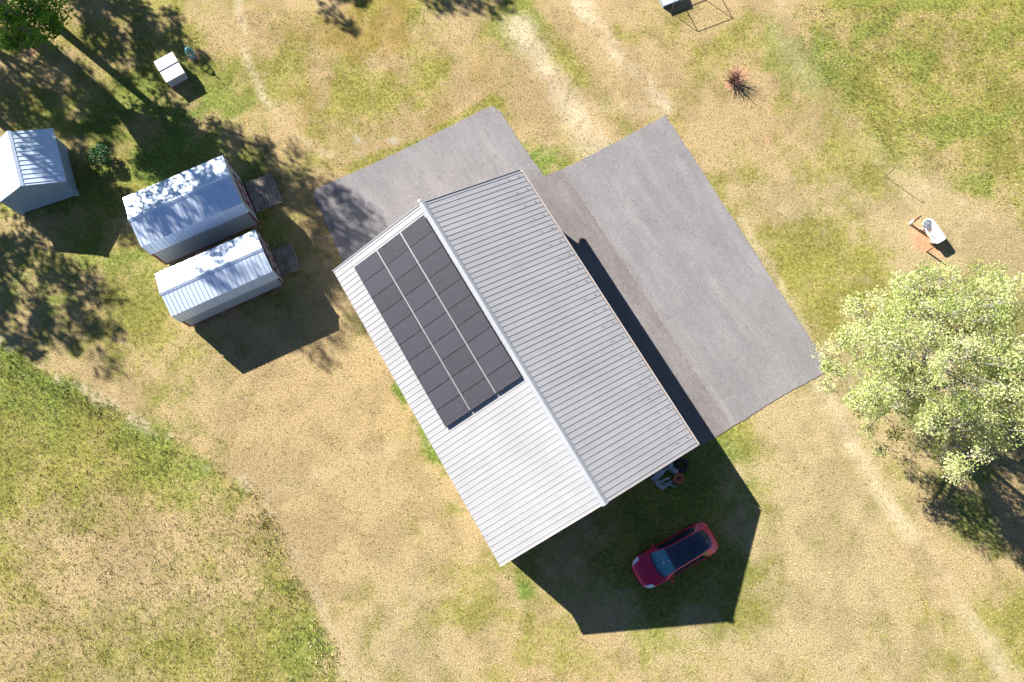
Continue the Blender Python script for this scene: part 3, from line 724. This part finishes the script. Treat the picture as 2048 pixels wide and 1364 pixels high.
mb = MB(); ribbed(mb, 1.5, (0, .6), (.75, .45), slope(0, .6, .75, .45)[1], .12, .02, .05, .02, th=.015); mb.build('roof_slope', MT['shed_roof'], dh)
mb = MB(); mb.prism([(-.62, 0), (.62, 0), (.62, .45), (0, .565), (-.62, .45)], lambda p: (-.68, p[0], p[1]), lambda p: (.68, p[0], p[1])); mb.build('wall', MT['grey_wall'], dh)
dh.location = fromB(0, 0) + (0,)
q = pen.matrix_basis @ Vector((.62, 1.0, 0)); dh.location = (pa.x + (Matrix.Rotation(R(22.5), 3, 'Z') @ Vector((.35, 1.15, 0))).x, pa.y + (Matrix.Rotation(R(22.5), 3, 'Z') @ Vector((.35, 1.15, 0))).y, 0)

# ------------------------------------------------------------------ bathtub, posts, stake
t0, t1 = at(1849, 446, .62), at(1884, 475, .62)
tc_ = at(1867, 461, .6); td = (at(1880, 478, .6) - at(1856, 445, .6)); trz = math.atan2(td.y, td.x)
tub = thing('bathtub', 'white enamel bathtub standing on the lawn by two posts', 'bathtub', (tc_.x, tc_.y, 0), trz)
def tub_ring(kx, ky, z, ex, n=36):
    out = []; rf = min(.17, ky * .6)
    hx, fx = ex - kx + ky, ex + kx - rf
    for i in range(n // 2):                       # round head
        t_ = math.pi / 2 + math.pi * i / (n // 2 - 1); out.append((hx + ky * math.cos(t_), ky * math.sin(t_), z))
    for i in range(n // 4):                       # squarer foot
        t_ = -math.pi / 2 + math.pi / 2 * i / (n // 4 - 1); out.append((fx + rf * math.cos(t_), -(ky - rf) + rf * math.sin(t_), z))
    for i in range(n // 4):
        t_ = math.pi / 2 * i / (n // 4 - 1); out.append((fx + rf * math.cos(t_), ky - rf + rf * math.sin(t_), z))
    return out
rings = [tub_ring(.48, .20, .14, .05), tub_ring(.62, .27, .22, .02), tub_ring(.70, .31, .42, 0), tub_ring(.755, .345, .58, 0), tub_ring(.80, .385, .59, 0), tub_ring(.805, .39, .615, 0), tub_ring(.77, .36, .62, 0), tub_ring(.72, .315, .60, 0), tub_ring(.66, .275, .42, .02), tub_ring(.56, .22, .24, .06), tub_ring(.42, .15, .20, .09), tub_ring(.02, .02, .195, .12)]
mb = MB(); vs = [p for r in rings for p in r]; n = 36; fs = [(i * n + k, i * n + (k + 1) % n, (i + 1) * n + (k + 1) % n, (i + 1) * n + k) for i in range(len(rings) - 1) for k in range(n)]
fs.append(tuple(range(n - 1, -1, -1))); mb.add(vs, fs, True); mb.build('basin', MT['enamel'], tub)
for ex in (-.42, .48):
    for ey in (-.2, .2):
        mb = MB(); mb.tube([(ex, ey, .2), (ex * 1.08, ey * 1.25, .1), (ex * 1.1, ey * 1.3, 0)], [.05, .035, .045], 8); mb.build('foot', MT['enamel'], tub)
mb = MB(); mb.lathe([(0, .004), (.03, .004), (.035, 0)], 12, (.62, .06, .605)); mb.lathe([(.0, 0.203), (.035, .203), (.04, .198)], 12, (.30, 0, 0)); mb.build('drain', MT['black'], tub)

def post(u, v, h, wd, label, band=False, lean=(0, 0)):
    b_ = at(u, v); o = thing('wooden_post', label, 'post', (b_.x, b_.y, 0), R(-20), 'wooden posts around the bathtub')
    mb = MB(); mb.prism([(-wd, -wd), (wd, -wd), (wd, wd), (-wd, wd)], lambda p: (p[0], p[1], -.1), lambda p: (p[0] * .92 + lean[0], p[1] * .92 + lean[1], h)); mb.build('timber', MT['post'], o, .008)
    if band:
        mb = MB(); mb.box((0, 0, h * .22), (wd * 2 + .02, wd * 2 + .02, h * .38)); mb.build('painted_band', MT['enamel'], o)
    return o
post(1820, 448, 1.38, .055, 'taller reddish post with a white painted foot beside the bathtub', True)
post(1853, 503, .78, .045, 'short reddish post at the foot of the bathtub beside the pale tree')
sb = at(1853, 468)
sp = thing('water_spigot', 'small brown pipe spigot with side tap close beside the bathtub', 'spigot', (sb.x, sb.y, 0), R(150))
mb = MB(); mb.tube([(0, 0, -.05), (0, 0, .62), (.06, 0, .68), (.16, 0, .64), (.18, 0, .55)], [.03, .03, .03, .028, .03], 8); mb.build('pipe', MT['post'], sp)
mb = MB(); mb.tube([(0, -.09, .73), (0, .09, .73)], .018, 6); mb.tube([(0, 0, .66), (0, 0, .73)], .012, 6); mb.build('handle', MT['rust'], sp)
bb = at(1862, 485)
bk = thing('bucket', 'small white plastic bucket on the clay beside the bathtub', 'bucket', (bb.x, bb.y, 0), 0.3)
mb = MB(); mb.lathe([(0, 0), (.12, 0), (.15, .3), (.165, .3), (.165, .325), (.14, .325), (.115, .02), (0, .02)], 20); mb.build('pail', MT['enamel'], bk)
mb = MB(); mb.tube([(.16 * math.cos(t_), .03 + .1 * math.sin(t_), .32 + .02 * math.sin(t_)) for t_ in [i * math.pi / 8 for i in range(9)]], .005, 5); mb.build('handle', MT['grey_pipe'], bk)
rb = at(1771, 354)
st = thing('garden_stake', 'thin dark metal hook stake standing alone on the lawn near the bathtub', 'stake', (rb.x, rb.y, 0), 0)
mb = MB(); mb.tube([(0, 0, -.1), (0, 0, 1.5), (.01, 0, 1.56), (.05, 0, 1.6), (.10, 0, 1.57), (.11, 0, 1.52)], .019, 7); mb.tube([(-.1, 0, .02), (-.1, 0, .12), (.1, 0, .12), (.1, 0, .02)], .01, 6); mb.build('rod', MT['grey_pipe'], st)

# ------------------------------------------------------------------ scrap heap by the garage
fp = at(1357, 957, .4)
rd = thing('fire_barrel', 'rusty orange round steel drum beside the grey scrap boards by the garage', 'drum', (fp.x, fp.y, 0), 0)
mb = MB(); mb.lathe([(0, 0), (.28, 0), (.29, .1), (.285, .3), (.295, .32), (.285, .34), (.285, .5), (.30, .53), (.28, .55), (.22, .53), (.10, .50), (.08, .44), (0, .42)], 28); mb.build('drum_shell', MT['rust'], rd)
mb = MB(); mb.lathe([(.075, .502), (.09, .515), (.11, .503)], 16); mb.build('vent_collar', MT['black'], rd)
ty = at(1363, 930, .1)
tr = MB(); prof = [(.30 + .12 * math.cos(t_), .12 + .10 * math.sin(t_)) for t_ in [2 * math.pi * i / 12 for i in range(13)]]
tr.lathe(prof, 30, (0, 0, 0)); to = tr.build('tyre', MT['rubber']); to.location = (ty.x, ty.y, 0); to.rotation_euler = (R(4), R(3), 0); tag(to, 'black worn tyre lying flat against the garage end wall', 'tyre')
boards = [((1310, 958), (1326, 940), .3, .3), ((1333, 932), (1345, 926), .2, .3), ((1314, 968), (1330, 976), .18, .22), ((1340, 934), (1356, 944), .3, .2), ((1303, 955), (1326, 979), .10, .16), ((1308, 951), (1332, 928), .12, .2), ((1316, 962), (1352, 974), .2, .07), ((1322, 972), (1345, 963), .12, .16), ((1330, 935), (1352, 946), .13, .16), ((1312, 966), (1340, 955), .26, .12), ((1320, 950), (1334, 936), .24, .14), ((1326, 978), (1336, 968), .26, .12)]
for i, (p, q, z, wd) in enumerate(boards):
    a_, b_ = at(*p, z), at(*q, z); c_ = (a_ + b_) / 2; d_ = b_ - a_
    mb = MB(); Lb = d_.length
    mb.box((0, 0, 0), (Lb, wd, .045)); o = mb.build('scrap_board', MT['greywood'], None, .006)
    o.location = (c_.x, c_.y, z); o.rotation_euler = (R(random.uniform(-6, 6)), R(random.uniform(-7, 7)), math.atan2(d_.y, d_.x))
    tag(o, 'weathered grey board in the scrap heap beside the rusty drum', 'board', 'scrap boards heaped by the garage')

# ------------------------------------------------------------------ car
def interp(xs, ys, x):
    x = np.asarray(x, float); xs = np.array(xs); ys = np.array(ys)
    m = np.gradient(ys, xs); i = np.clip(np.searchsorted(xs, x) - 1, 0, len(xs) - 2)
    h = xs[i + 1] - xs[i]; t_ = np.clip((x - xs[i]) / h, 0, 1)
    return (2 * t_**3 - 3 * t_**2 + 1) * ys[i] + (t_**3 - 2 * t_**2 + t_) * h * m[i] + (-2 * t_**3 + 3 * t_**2) * ys[i + 1] + (t_**3 - t_**2) * h * m[i + 1]
CXS = [0, .06, .2, .5, 1.0, 1.3, 1.75, 2.15, 2.7, 3.2, 3.7, 4.15, 4.5, 4.68, 4.75]
CWD = [.36, .56, .74, .88, .925, .93, .925, .925, .925, .93, .935, .915, .82, .67, .50]
CZS = [.58, .66, .76, .86, .94, .97, 1.0, 1.02, 1.04, 1.06, 1.08, 1.09, 1.06, .98, .90]
CZT = [.60, .70, .81, .92, 1.02, 1.08, 1.33, 1.52, 1.62, 1.62, 1.56, 1.42, 1.20, 1.05, .93]
CWR = [.40, .52, .62, .70, .74, .735, .685, .645, .625, .61, .585, .555, .55, .52, .44]
def car_pt(x, t_, off=0.0):
    """t 0 = sill ... 1 = centre line on top; returns right half"""
    w_, zs, zt, wr = (interp(CXS, a, x) for a in (CWD, CZS, CZT, CWR))
    zb = np.where((x < .3), .28, .22) + 0 * x
    ks = [0, .12, .30, .46, .60, .68, .84, 1.0]
    yy = [w_ * .93, w_ * .99, w_, w_ * .985, w_ * .945, wr, wr * .55, 0 * w_]
    lift = zt - zs
    zz = [zb, zb + .12, zb + (zs - zb) * .55, zb + (zs - zb) * .86, zs + .015, zt - .045 - .03 * lift, zt - .012, zt]
    yv = np.zeros_like(x); zv = np.zeros_like(x)
    for i in range(7):
        m = (t_ >= ks[i]) & (t_ <= ks[i + 1]); f = (t_ - ks[i]) / (ks[i + 1] - ks[i])
        def cr(q):
            a0, a1, a2 = q[max(i - 1, 0)], q[i], q[i + 1]; a3 = q[min(i + 2, 7)] if i < 6 else q[i]
            k0, k1, k2 = ks[max(i - 1, 0)], ks[i], ks[i + 1]; k3 = ks[min(i + 2, 7)] if i < 6 else 2 - ks[i]
            s_ = -1 if (i == 6) else 1
            a3 = (a3 if i < 6 else (-q[6] if q is yy else q[6]))
            m1 = (a2 - a0) / max(k2 - k0, 1e-6); m2 = (a3 - a1) / max(k3 - k1, 1e-6); h = k2 - k1
            return (2 * f**3 - 3 * f**2 + 1) * a1 + (f**3 - 2 * f**2 + f) * h * m1 + (-2 * f**3 + 3 * f**2) * a2 + (f**3 - f**2) * h * m2
        yv = np.where(m, cr(yy), yv); zv = np.where(m, cr(zz), zv)
    return yv, zv
def car_patch(x0, x1, ta, tb, nx_, nt_, off, both=True, xf0=None, xf1=None):
    """grid on the body surface from x0..x1, t ta..tb (per-t x limits through xf0/xf1)"""
    T = np.linspace(ta, tb, nt_); Xn = np.linspace(0, 1, nx_)
    tt, xx = np.meshgrid(T, Xn, indexing='ij')
    lo = x0 if xf0 is None else xf0(tt); hi = x1 if xf1 is None else xf1(tt)
    x = lo + (hi - lo) * xx
    y, z = car_pt(x, tt); e = 1e-3
    y1, z1 = car_pt(x + e, tt); y2, z2 = car_pt(x, np.clip(tt + e, 0, 1)); y3, z3 = car_pt(x, np.clip(tt - e, 0, 1))
    a = np.stack([0 * x + e, y1 - y, z1 - z], -1); b = np.stack([0 * x, y2 - y3, z2 - z3], -1)
    n = np.cross(a, b); n /= (np.linalg.norm(n, axis=-1, keepdims=True) + 1e-9)
    c_ = np.stack([0 * x, y, z - .7], -1); n *= np.sign((n * c_).sum(-1, keepdims=True) + 1e-9)
    n[..., 1] = np.where(tt >= .999, 0, n[..., 1])
    p = np.stack([x, y, z], -1) + n * off
    return p
def add_grid(mb, p, flip=False):
    a, b = p.shape[:2]; vs = [tuple(q) for r in p for q in r]
    fs = [((i * b + j), (i * b + j + 1), ((i + 1) * b + j + 1), ((i + 1) * b + j)) for i in range(a - 1) for j in range(b - 1)]
    if flip: fs = [f[::-1] for f in fs]
    mb.add(vs, fs, True)
def mir(p): q = p.copy(); q[..., 1] *= -1; return q
cf, crr = at(1271, 1154, .6), at(1425, 1067, .8)
cd = (cf - crr); crz = math.atan2(-cd.y, -cd.x)        # local +x points to the rear
cc_ = (cf + crr) / 2
car = thing('parked_car', 'deep red hatchback car with dark glass roof parked in the garage shade', 'car', (0, 0, 0), crz)
off_ = Matrix.Rotation(crz, 3, 'Z') @ Vector((-2.375, 0, 0)); car.location = (cc_.x + off_.x, cc_.y + off_.y, 0)
mb = MB(); p = car_patch(0, 4.75, 0, 1, 90, 46, 0); full = np.concatenate([p, mir(p)[::-1][1:]], 0); add_grid(mb, full)
n_, m_ = full.shape[:2]
for col, rev in ((0, True), (m_ - 1, False)):
    ids = [tuple(full[i, col]) for i in range(n_)]; mb.add(ids, [tuple(range(n_))[::-1] if rev else tuple(range(n_))])
mb.add([tuple(full[0, j]) for j in range(m_)] + [tuple(full[-1, j]) for j in range(m_)], [(j, j + 1, m_ + j + 1, m_ + j) for j in range(m_ - 1)])
mb.build('body', MT['carpaint'], car)
def both_patch(name, mat, *a, joined=True, parent=car, **k):
    p = car_patch(*a, **k)
    if joined:
        mb = MB(); add_grid(mb, np.concatenate([p, mir(p)[::-1][1:]], 0)); return [mb.build(name, mat, parent)]
    r = []
    for q in (p, mir(p)):
        mb = MB(); add_grid(mb, q); r.append(mb.build(name, mat, parent))
    return r
arc = lambda base, amt: (lambda t_: base + amt * (1 - t_) ** 2 * 9)
both_patch('windscreen', MT['windshield'], 0, 0, .70, 1, 26, 18, .008, xf0=arc(1.14, .24), xf1=lambda t_: 1.97 + 0 * t_)
both_patch('windscreen_edge', MT['black'], 0, 0, .692, 1, 4, 18, .006, xf0=arc(1.08, .24), xf1=arc(1.15, .24))
both_patch('roof_glass', MT['roofglass'], 0, 0, .705, 1, 40, 18, .007, xf0=lambda t_: 1.985 + 0 * t_, xf1=arc(4.44, -.25))
both_patch('side_window', MT['roofglass'], 1.7, 3.95, .615, .672, 30, 6, .006, joined=False)
both_patch('headlight', MT['headlight'], 0, 0, .52, .69, 12, 8, .008, joined=False, xf0=lambda t_: .10 + (.69 - t_) * .2, xf1=lambda t_: .55 + (.69 - t_) * .8)
both_patch('tail_light', MT['taillight'], 4.42, 4.73, .44, .56, 10, 5, .008, joined=False)
mb = MB(); mb.box((2.375, 0, .30), (4.2, 1.55, .2)); mb.build('underbody', MT['black'], car)
for e in (-1, 1):
    mb = MB(); mb.tube([(1.55, e * .92, 1.0), (1.6, e * 1.0, 1.02)], .03, 8); vsm = []
    mb.lathe([(0, -.1), (.05, -.09), (.07, 0), (.06, .08), (0, .1)], 12, (1.6, e * 1.04, 1.03), Matrix.Rotation(R(90), 3, 'X')); mb.build('side_mirror', MT['carpaint'], car)
    for xx in (.92, 3.82):
        m9 = Matrix.Rotation(R(90), 3, 'X')
        mb = MB(); mb.lathe([(.22, -.11), (.33, -.11), (.35, -.07), (.35, .07), (.33, .11), (.22, .11)], 26, (xx, e * .83, .35), m9); wo = mb.build('wheel', MT['rubber'], car)
        mb = MB(); mb.lathe([(0, -.09), (.06, -.10), (.21, -.07), (.23, -.09), (.23, .09), (.21, .07), (.06, .10), (0, .09)], 20, (xx, e * .83, .35), m9); mb.build('rim', MT['rim'], wo)
    for xx in (2.35, 3.2):
        y_, z_ = car_pt(np.array([xx]), np.array([.52])); mb = MB(); mb.box((xx, e * (y_[0] + .008), z_[0]), (.2, .016, .03)); mb.build('door_handle', MT['carpaint'], car, .005)
for (x0_, tt_, sx_, sy_) in ((1.62, .985, .05, .09), (1.86, .97, .035, .09)):
    y_, z_ = car_pt(np.array([x0_]), np.array([tt_])); z2 = car_pt(np.array([x0_ + .05]), np.array([tt_]))[1]; sl_ = math.atan2(z2[0] - z_[0], .05)
    mb = MB(); mb.box((x0_, -y_[0] + .04, z_[0] + .016), (sx_, sy_, .008), m=Matrix.Rotation(-sl_, 3, 'Y')); mb.build('sticker', MT['paper'], car)
mb = MB(); y_, z_ = car_pt(np.array([1.28]), np.array([.93])); 
for v0, v1 in ((-.62, -.05), (-.02, .5)):
    xs_ = np.linspace(0, 1, 7); pts = []
    for f in xs_:
        v_ = v0 + (v1 - v0) * f; t_ = 1 - abs(v_) / .74 * .3; xb = 1.19 + 9 * .24 * (1 - t_) ** 2 + .02
        pts.append((xb, v_, car_pt(np.array([xb]), np.array([t_]))[1][0] + .02))
    mb.tube(pts, .008, 5)
mb.build('wiper', MT['black'], car)

# ------------------------------------------------------------------ trees and bushes
def leaves(centres, rad, per, size, flat=0.7, seed=0, tint_noise=True, squash=0.75):
    r = np.random.default_rng(seed); K = len(centres); n = K * per
    c = np.repeat(np.array(centres), per, 0); rr = np.repeat(np.broadcast_to(rad, (K,)), per)
    d = r.normal(size=(n, 3)); d *= (r.random((n, 1)) ** 0.45) / (np.linalg.norm(d, axis=1, keepdims=True) + 1e-9)
    d[:, 2] *= squash
    p = c + d * rr[:, None]
    nrm = r.normal(size=(n, 3)); nrm[:, 2] = np.abs(nrm[:, 2]) * 1.0 + flat; nrm /= np.linalg.norm(nrm, axis=1, keepdims=True)
    a = np.cross(nrm, r.normal(size=(n, 3))); a /= np.linalg.norm(a, axis=1, keepdims=True); b = np.cross(nrm, a)
    s = size * (0.55 + 0.9 * r.random((n, 1)))
    q = np.stack([p - a * s, p + b * s * .55 - nrm * s * .12, p + a * s, p - b * s * .55 - nrm * s * .12], 1).reshape(-1, 3)
    ct = np.repeat(r.normal(0, .16, K), per)
    tint = np.clip(.5 + ct + r.normal(0, .2, n), 0, 1)
    return q, np.repeat(tint, 4)

def crown_points(K, cen, rx, ry, rz, seed, hollow=.45, lump=.5):
    r = np.random.default_rng(seed); out = []
    ph = r.random(6) * 6.28
    while len(out) < K:
        d = r.normal(size=3); d /= np.linalg.norm(d); q = (hollow + (1 - hollow) * r.random()) 
        az = math.atan2(d[1], d[0]); k = 1 + lump * .35 * (math.sin(3 * az + ph[0]) + .7 * math.sin(5 * az + ph[1] + 2 * d[2]) + .5 * math.sin(8 * az + ph[2]))* .6
        p = np.array([d[0] * rx * k, d[1] * ry * k, d[2] * rz]) * q
        out.append(np.array(cen) + p)
    return out

def tree(name, label, base, cen, r3, K, per, lsize, crad, trunk_r, fork_h, mats, seed, group, limbs=7, hollow=.45, lump=.5, extra=None, flat=.7, sub=True):
    rr = random.Random(seed); o = thing(name, label, 'tree', base, 0, group); base = Vector(base)
    cen = Vector(cen) - base
    pts = [Vector(p) for p in crown_points(K, cen, *r3, seed, hollow, lump)]
    if extra: pts += [Vector(p) - base for p in extra]
    fork = Vector((cen.x * .25, cen.y * .25, fork_h))
    mb = MB(); mb.tube([(0, 0, -.15), (0, 0, .15), (cen.x * .05, cen.y * .05, fork_h * .4), tuple(fork)], [trunk_r * 1.5, trunk_r * 1.12, trunk_r * .95, trunk_r * .8], 14)
    tips = []
    # limbs: towards spread cluster centres, then each cluster hangs off the nearest limb point
    ends = []; pool = pts[:]; rr.shuffle(pool)
    for p in pool:
        if all((p - e).length > min(r3) * .75 for e in ends): ends.append(p)
        if len(ends) >= limbs: break
    nodes = []
    for e in ends:
        P_ = []; m1 = fork.lerp(e, .35) + Vector((rr.gauss(0, .3), rr.gauss(0, .3), .25)); m2 = fork.lerp(e, .7) + Vector((rr.gauss(0, .35), rr.gauss(0, .35), .3))
        for i in range(9):
            t_ = i / 8; P_.append(fork * (1 - t_) ** 3 + m1 * 3 * t_ * (1 - t_) ** 2 + m2 * 3 * t_ ** 2 * (1 - t_) + e * t_ ** 3)
        rad = [trunk_r * (.55 * (1 - i / 8) ** .9 + .05) for i in range(9)]; mb.tube(P_, rad, 8); nodes += list(zip(P_, rad))[2:]
    for p in pts:
        q, rq = min(nodes, key=lambda n_: (n_[0] - p).length + max(0, n_[0].z - p.z) * .5)
        mid = q.lerp(p, .5) + Vector((rr.gauss(0, .15), rr.gauss(0, .15), rr.gauss(.1, .1)))
        r0 = min(rq * .6, .06)
        mb.tube([q, mid, p], [r0, r0 * .6, .012], 5, False)
        if sub:
            for _ in range(4):
                e = p + Vector((rr.gauss(0, 1), rr.gauss(0, 1), rr.gauss(.1, .8))).normalized() * crad * rr.uniform(.6, 1.05)
                mb.tube([mid.lerp(p, rr.uniform(.2, 1)), (p + e) / 2, e], [.014, .01, .005], 4, False)
    mb.build('trunk', mats[0], o)
    r2 = np.random.default_rng(seed + 1)
    q, tint = leaves([tuple(p) for p in pts], crad * (0.6 + .7 * r2.random(len(pts))), per, lsize, flat, seed)
    np_mesh('crown', q, 4, mats[1], {'tint': tint}, o)
    return o
NWG = 'tall trees along the north western side'
# the tree whose lower boughs hang into the top left corner
b0 = at(62, 72)
low = [at(*q) for q in ((30, 20, 5.6), (70, 12, 5.0), (92, 36, 4.8), (52, 48, 5.0), (8, 60, 5.6), (104, 8, 5.4), (20, 72, 5.2), (74, 58, 4.7), (40, 34, 6.2), (5, 30, 6.4), (88, 14, 6.0), (60, 30, 6.0), (25, 50, 5.8), (108, 30, 5.2), (98, 58, 4.6), (112, 50, 4.5), (84, 74, 4.4), (50, 78, 4.6), (30, 88, 4.8), (10, 84, 5.0), (84, 30, 5.8), (118, 18, 5.0), (66, 66, 5.2), (12, 12, 6.8), (48, 8, 6.4))]
tree('shade_tree', 'tall bright green leafy tree in the top left corner with thick trunk', b0, (b0.x, b0.y, 12.9), (5.4, 5.4, 5.2), 170, 135, .10, .85, .50, 5.2, (MT['bark'], MT['leaf_green']), 31, NWG, 9, extra=low)
# trees just outside the picture whose crowns throw the shade on the sheds and lawn
off = [((90, 190), 10.5, (3.7, 3.3, 3.6), 66, 'tall leafy tree beyond the left edge shading the lawn above the grey shed'), ((70, 575), 9.8, (3.9, 3.6, 3.6), 60, 'leafy tree beyond the left edge shading the lawn below the grey shed'),
       ((250, 60), 9.5, (3.2, 2.8, 3.4), 56, 'leafy tree beyond the top left corner shading the lawn above the well house'), ((400, 290), 9.0, (2.9, 2.4, 3.0), 32, 'slim leafy tree beside the corner tree just out of view'),
       ((195, 415), 9.5, (2.6, 2.4, 3.0), 24, 'leafy tree far beyond the left edge shading the grey shed'),
       ((625, -72), 10.0, (3.0, 2.8, 3.4), 44, 'slim leafy tree beyond the top edge left of the next tree'), ((850, -78), 10.5, (3.4, 2.8, 3.4), 46, 'slim leafy tree beyond the top edge nearest the driveway')]
for i, ((u, v), zc, r3, K, lab) in enumerate(off):
    g0 = at(u, v); b_ = Vector((g0.x - zc * SX, g0.y - zc * SY, 0)); tree('shade_tree', lab, b_, (b_.x, b_.y, zc), r3, K, 110, .14, .85, .28, zc - r3[2] + .6, (MT['bark'], MT['leaf_green']), 50 + i * 7, NWG, 6, sub=False)
# pale flowering tree on the right
b1 = at(1800, 812); cA = at(1884, 720, 6.0)
ex = []
rx = random.Random(9)
for (u, v, z) in ((1790, 870, 3.4), (1760, 900, 3.0), (1880, 885, 4.0), (1905, 905, 3.8), (1840, 885, 3.4), (1735, 860, 3.5), (1670, 690, 4.5), (1690, 660, 4.6), (1665, 740, 4.0), (1850, 545, 6.4), (1800, 570, 6.2), (1720, 620, 5.4), (1910, 560, 6.5), (1990, 590, 7.0), (2040, 560, 7.0), (1960, 900, 4.6), (2000, 860, 5.0), (1700, 800, 3.6)):
    ex.append(at(u, v, z))
tree('pale_tree', 'broad pale yellow green tree in new leaf beside the asphalt corner', b1, (cA.x, cA.y, 6.1), (5.3, 5.1, 2.9), 380, 160, .057, .64, .30, 2.4, (MT['palebark'], MT['leaf_pale']), 77, None, 11, .5, .6, ex, 1.2)
# green shrub between the sheds
s0 = at(211, 322)
sh = thing('round_shrub', 'small round dark green shrub on the shaded lawn between the sheds', 'shrub', s0, 0)
mb = MB(); rr = random.Random(4); cp = []
for i in range(34):
    a_ = rr.uniform(0, 6.283); r_ = .72 * math.sqrt(rr.random()); z_ = .25 + .75 * math.sqrt(max(0, 1 - (r_ / .85) ** 2)) * rr.uniform(.6, 1)
    p = Vector((r_ * math.cos(a_), r_ * math.sin(a_), z_)); cp.append(p); mb.tube([(0, 0, 0), p * .5 + Vector((0, 0, .08)), p], [.025, .015, .006], 5)
mb.build('stems', MT['twig'], sh)
q, ti = leaves([tuple(p) for p in cp], .24, 110, .042, .6, 12); np_mesh('foliage', q, 4, MT['leaf_dark'], {'tint': ti}, sh)
# bare many-stemmed bush
s1 = at(1466, 163)
bb_ = thing('bare_bush', 'leafless reddish brown many stemmed bush on a ring of bare clay', 'bush', s1, 0)
mb = MB(); rr = random.Random(8)
for i in range(120):
    a_ = rr.uniform(0, 6.283); tl = rr.uniform(.08, 1.2); L_ = rr.uniform(.75, 1.45)
    d_ = Vector((math.cos(a_) * math.sin(tl), math.sin(a_) * math.sin(tl), math.cos(tl))); p0 = Vector((rr.gauss(0, .1), rr.gauss(0, .1), 0))
    mid = p0 + d_ * L_ * .5 + Vector((rr.gauss(0, .04), rr.gauss(0, .04), .05)); end = p0 + d_ * L_ + Vector((rr.gauss(0, .06), rr.gauss(0, .06), -.04))
    mb.tube([p0, mid, end], [.013, .009, .004], 5, False)
    if i % 2: 
        e2 = mid + (d_ + Vector((rr.gauss(0, .5), rr.gauss(0, .5), .2))).normalized() * L_ * .4; mb.tube([mid, e2], [.007, .003], 4, False)
mb.build('stems', MT['twig'], bb_)

# ------------------------------------------------------------------ grass tufts (uncountable)
def grass(n_m2=46):
    x0, x1, y0, y1 = -35, 35, -11.5, 33
    N = int((x1 - x0) * (y1 - y0) * n_m2); P = np.column_stack([rng.uniform(x0, x1, N), rng.uniform(y0, y1, N)])
    # keep what the photograph's surroundings could show
    d = np.column_stack([P, np.zeros(N)]) - CAMP; dz = d @ FW; uu = 1024 + FPX * (d @ RT) / dz; vv = 682 - FPX * (d @ UP) / dz
    P = P[(uu > -60) & (uu < 2110) & (vv > -60) & (vv < 1420)]
    pd = sdist(P, PAVE); du, dv = P[:, 0] - BX, P[:, 1] - BY; bu, bv = cB * du + sB * dv, -sB * du + cB * dv
    keep = (pd > rng.normal(-.03, .09, len(P))) & ~((np.abs(bu) < BL / 2 - .4) & (np.abs(bv) < BW / 2 - .4)); P = P[keep]
    g, t, c, gr, moss, tall, n4, lush_shade, wear = fields(P); n = len(P)
    r = rng.random(n)
    keep = (r > .75 * c) & (r > .85 * gr) & (r > .3 * t); P = P[keep]; g, t, c, moss, tall, n4, lush_shade, wear = (a[keep] for a in (g, t, c, moss, tall, n4, lush_shade, wear)); n = len(P)
    isg = rng.random(n) < np.clip(g * .9 + .04 + 1.1 * (fbm(P, 2.4, 101, 3) - .5), .10, .92)
    k = rng.random(n)[:, None]
    dry = np.array([.22, .172, .076]) * (1 - k) + np.array([.55, .46, .262]) * k
    grn = np.array([.105, .10, .018]) * (1 - k) + np.array([.36, .325, .088]) * k
    deep = np.array([.045, .095, .014]) * (1 - k) + np.array([.21, .30, .05]) * k
    gmix = np.maximum(.55 * np.clip((g - .55) * 1.8, 0, 1) * tall, lush_shade)[:, None]
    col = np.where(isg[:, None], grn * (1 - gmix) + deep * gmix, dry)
    col = col * (1 - .5 * moss[:, None]) + np.array([.27, .17, .04]) * .5 * moss[:, None]
    NB = 4
    P4 = np.repeat(P, NB, 0); col4 = np.repeat(col, NB, 0) * np.repeat(rng.uniform(.78, 1.22, (n, 1)) * wear[:, None], NB, 0) * rng.uniform(.88, 1.12, (n * NB, 1)); tl4 = np.repeat(tall, NB); g4 = np.repeat(isg, NB)
    edge4 = np.repeat(np.exp(-(np.abs(sdist(P, SW_FIELD) + .7) / .8) ** 2) * (fbm(P, .9, 5) > .5), NB)
    m = len(P4); L = (1 + 1.3 * edge4) * rng.uniform(.04, .09, m) * (1 + 0.6 * tl4) * np.where(g4, 1.2, .88); az = rng.uniform(0, 2 * np.pi, m); ln = rng.uniform(.35, 1.25, m)
    b = np.column_stack([P4 + rng.normal(0, .035, (m, 2)), np.zeros(m)])
    dr = np.column_stack([np.cos(az) * np.sin(ln), np.sin(az) * np.sin(ln), np.cos(ln)]); sd = np.column_stack([-np.sin(az), np.cos(az), 0 * az]) * (rng.uniform(.006, .014, m) * (1 + .4 * tl4))[:, None]
    tip = b + dr * L[:, None]
    V = np.stack([b - sd, b + sd, tip], 1).reshape(-1, 3); colv = np.column_stack([np.repeat(col4, 3, 0), np.ones(m * 3)])
    k = NT('grass blades'); a = k.n('ShaderNodeAttribute', attribute_name='blade'); k.set(Base_Color=a.outputs['Color'], Roughness=.7); k.b.inputs['Specular IOR Level'].default_value = .15
    o = np_mesh('grass', V, 3, k.m, {'blade': colv}); tag(o, 'short dry and green grass blades covering the lawn and field', 'grass', kind='stuff')
    print('BLADES', m)
grass()
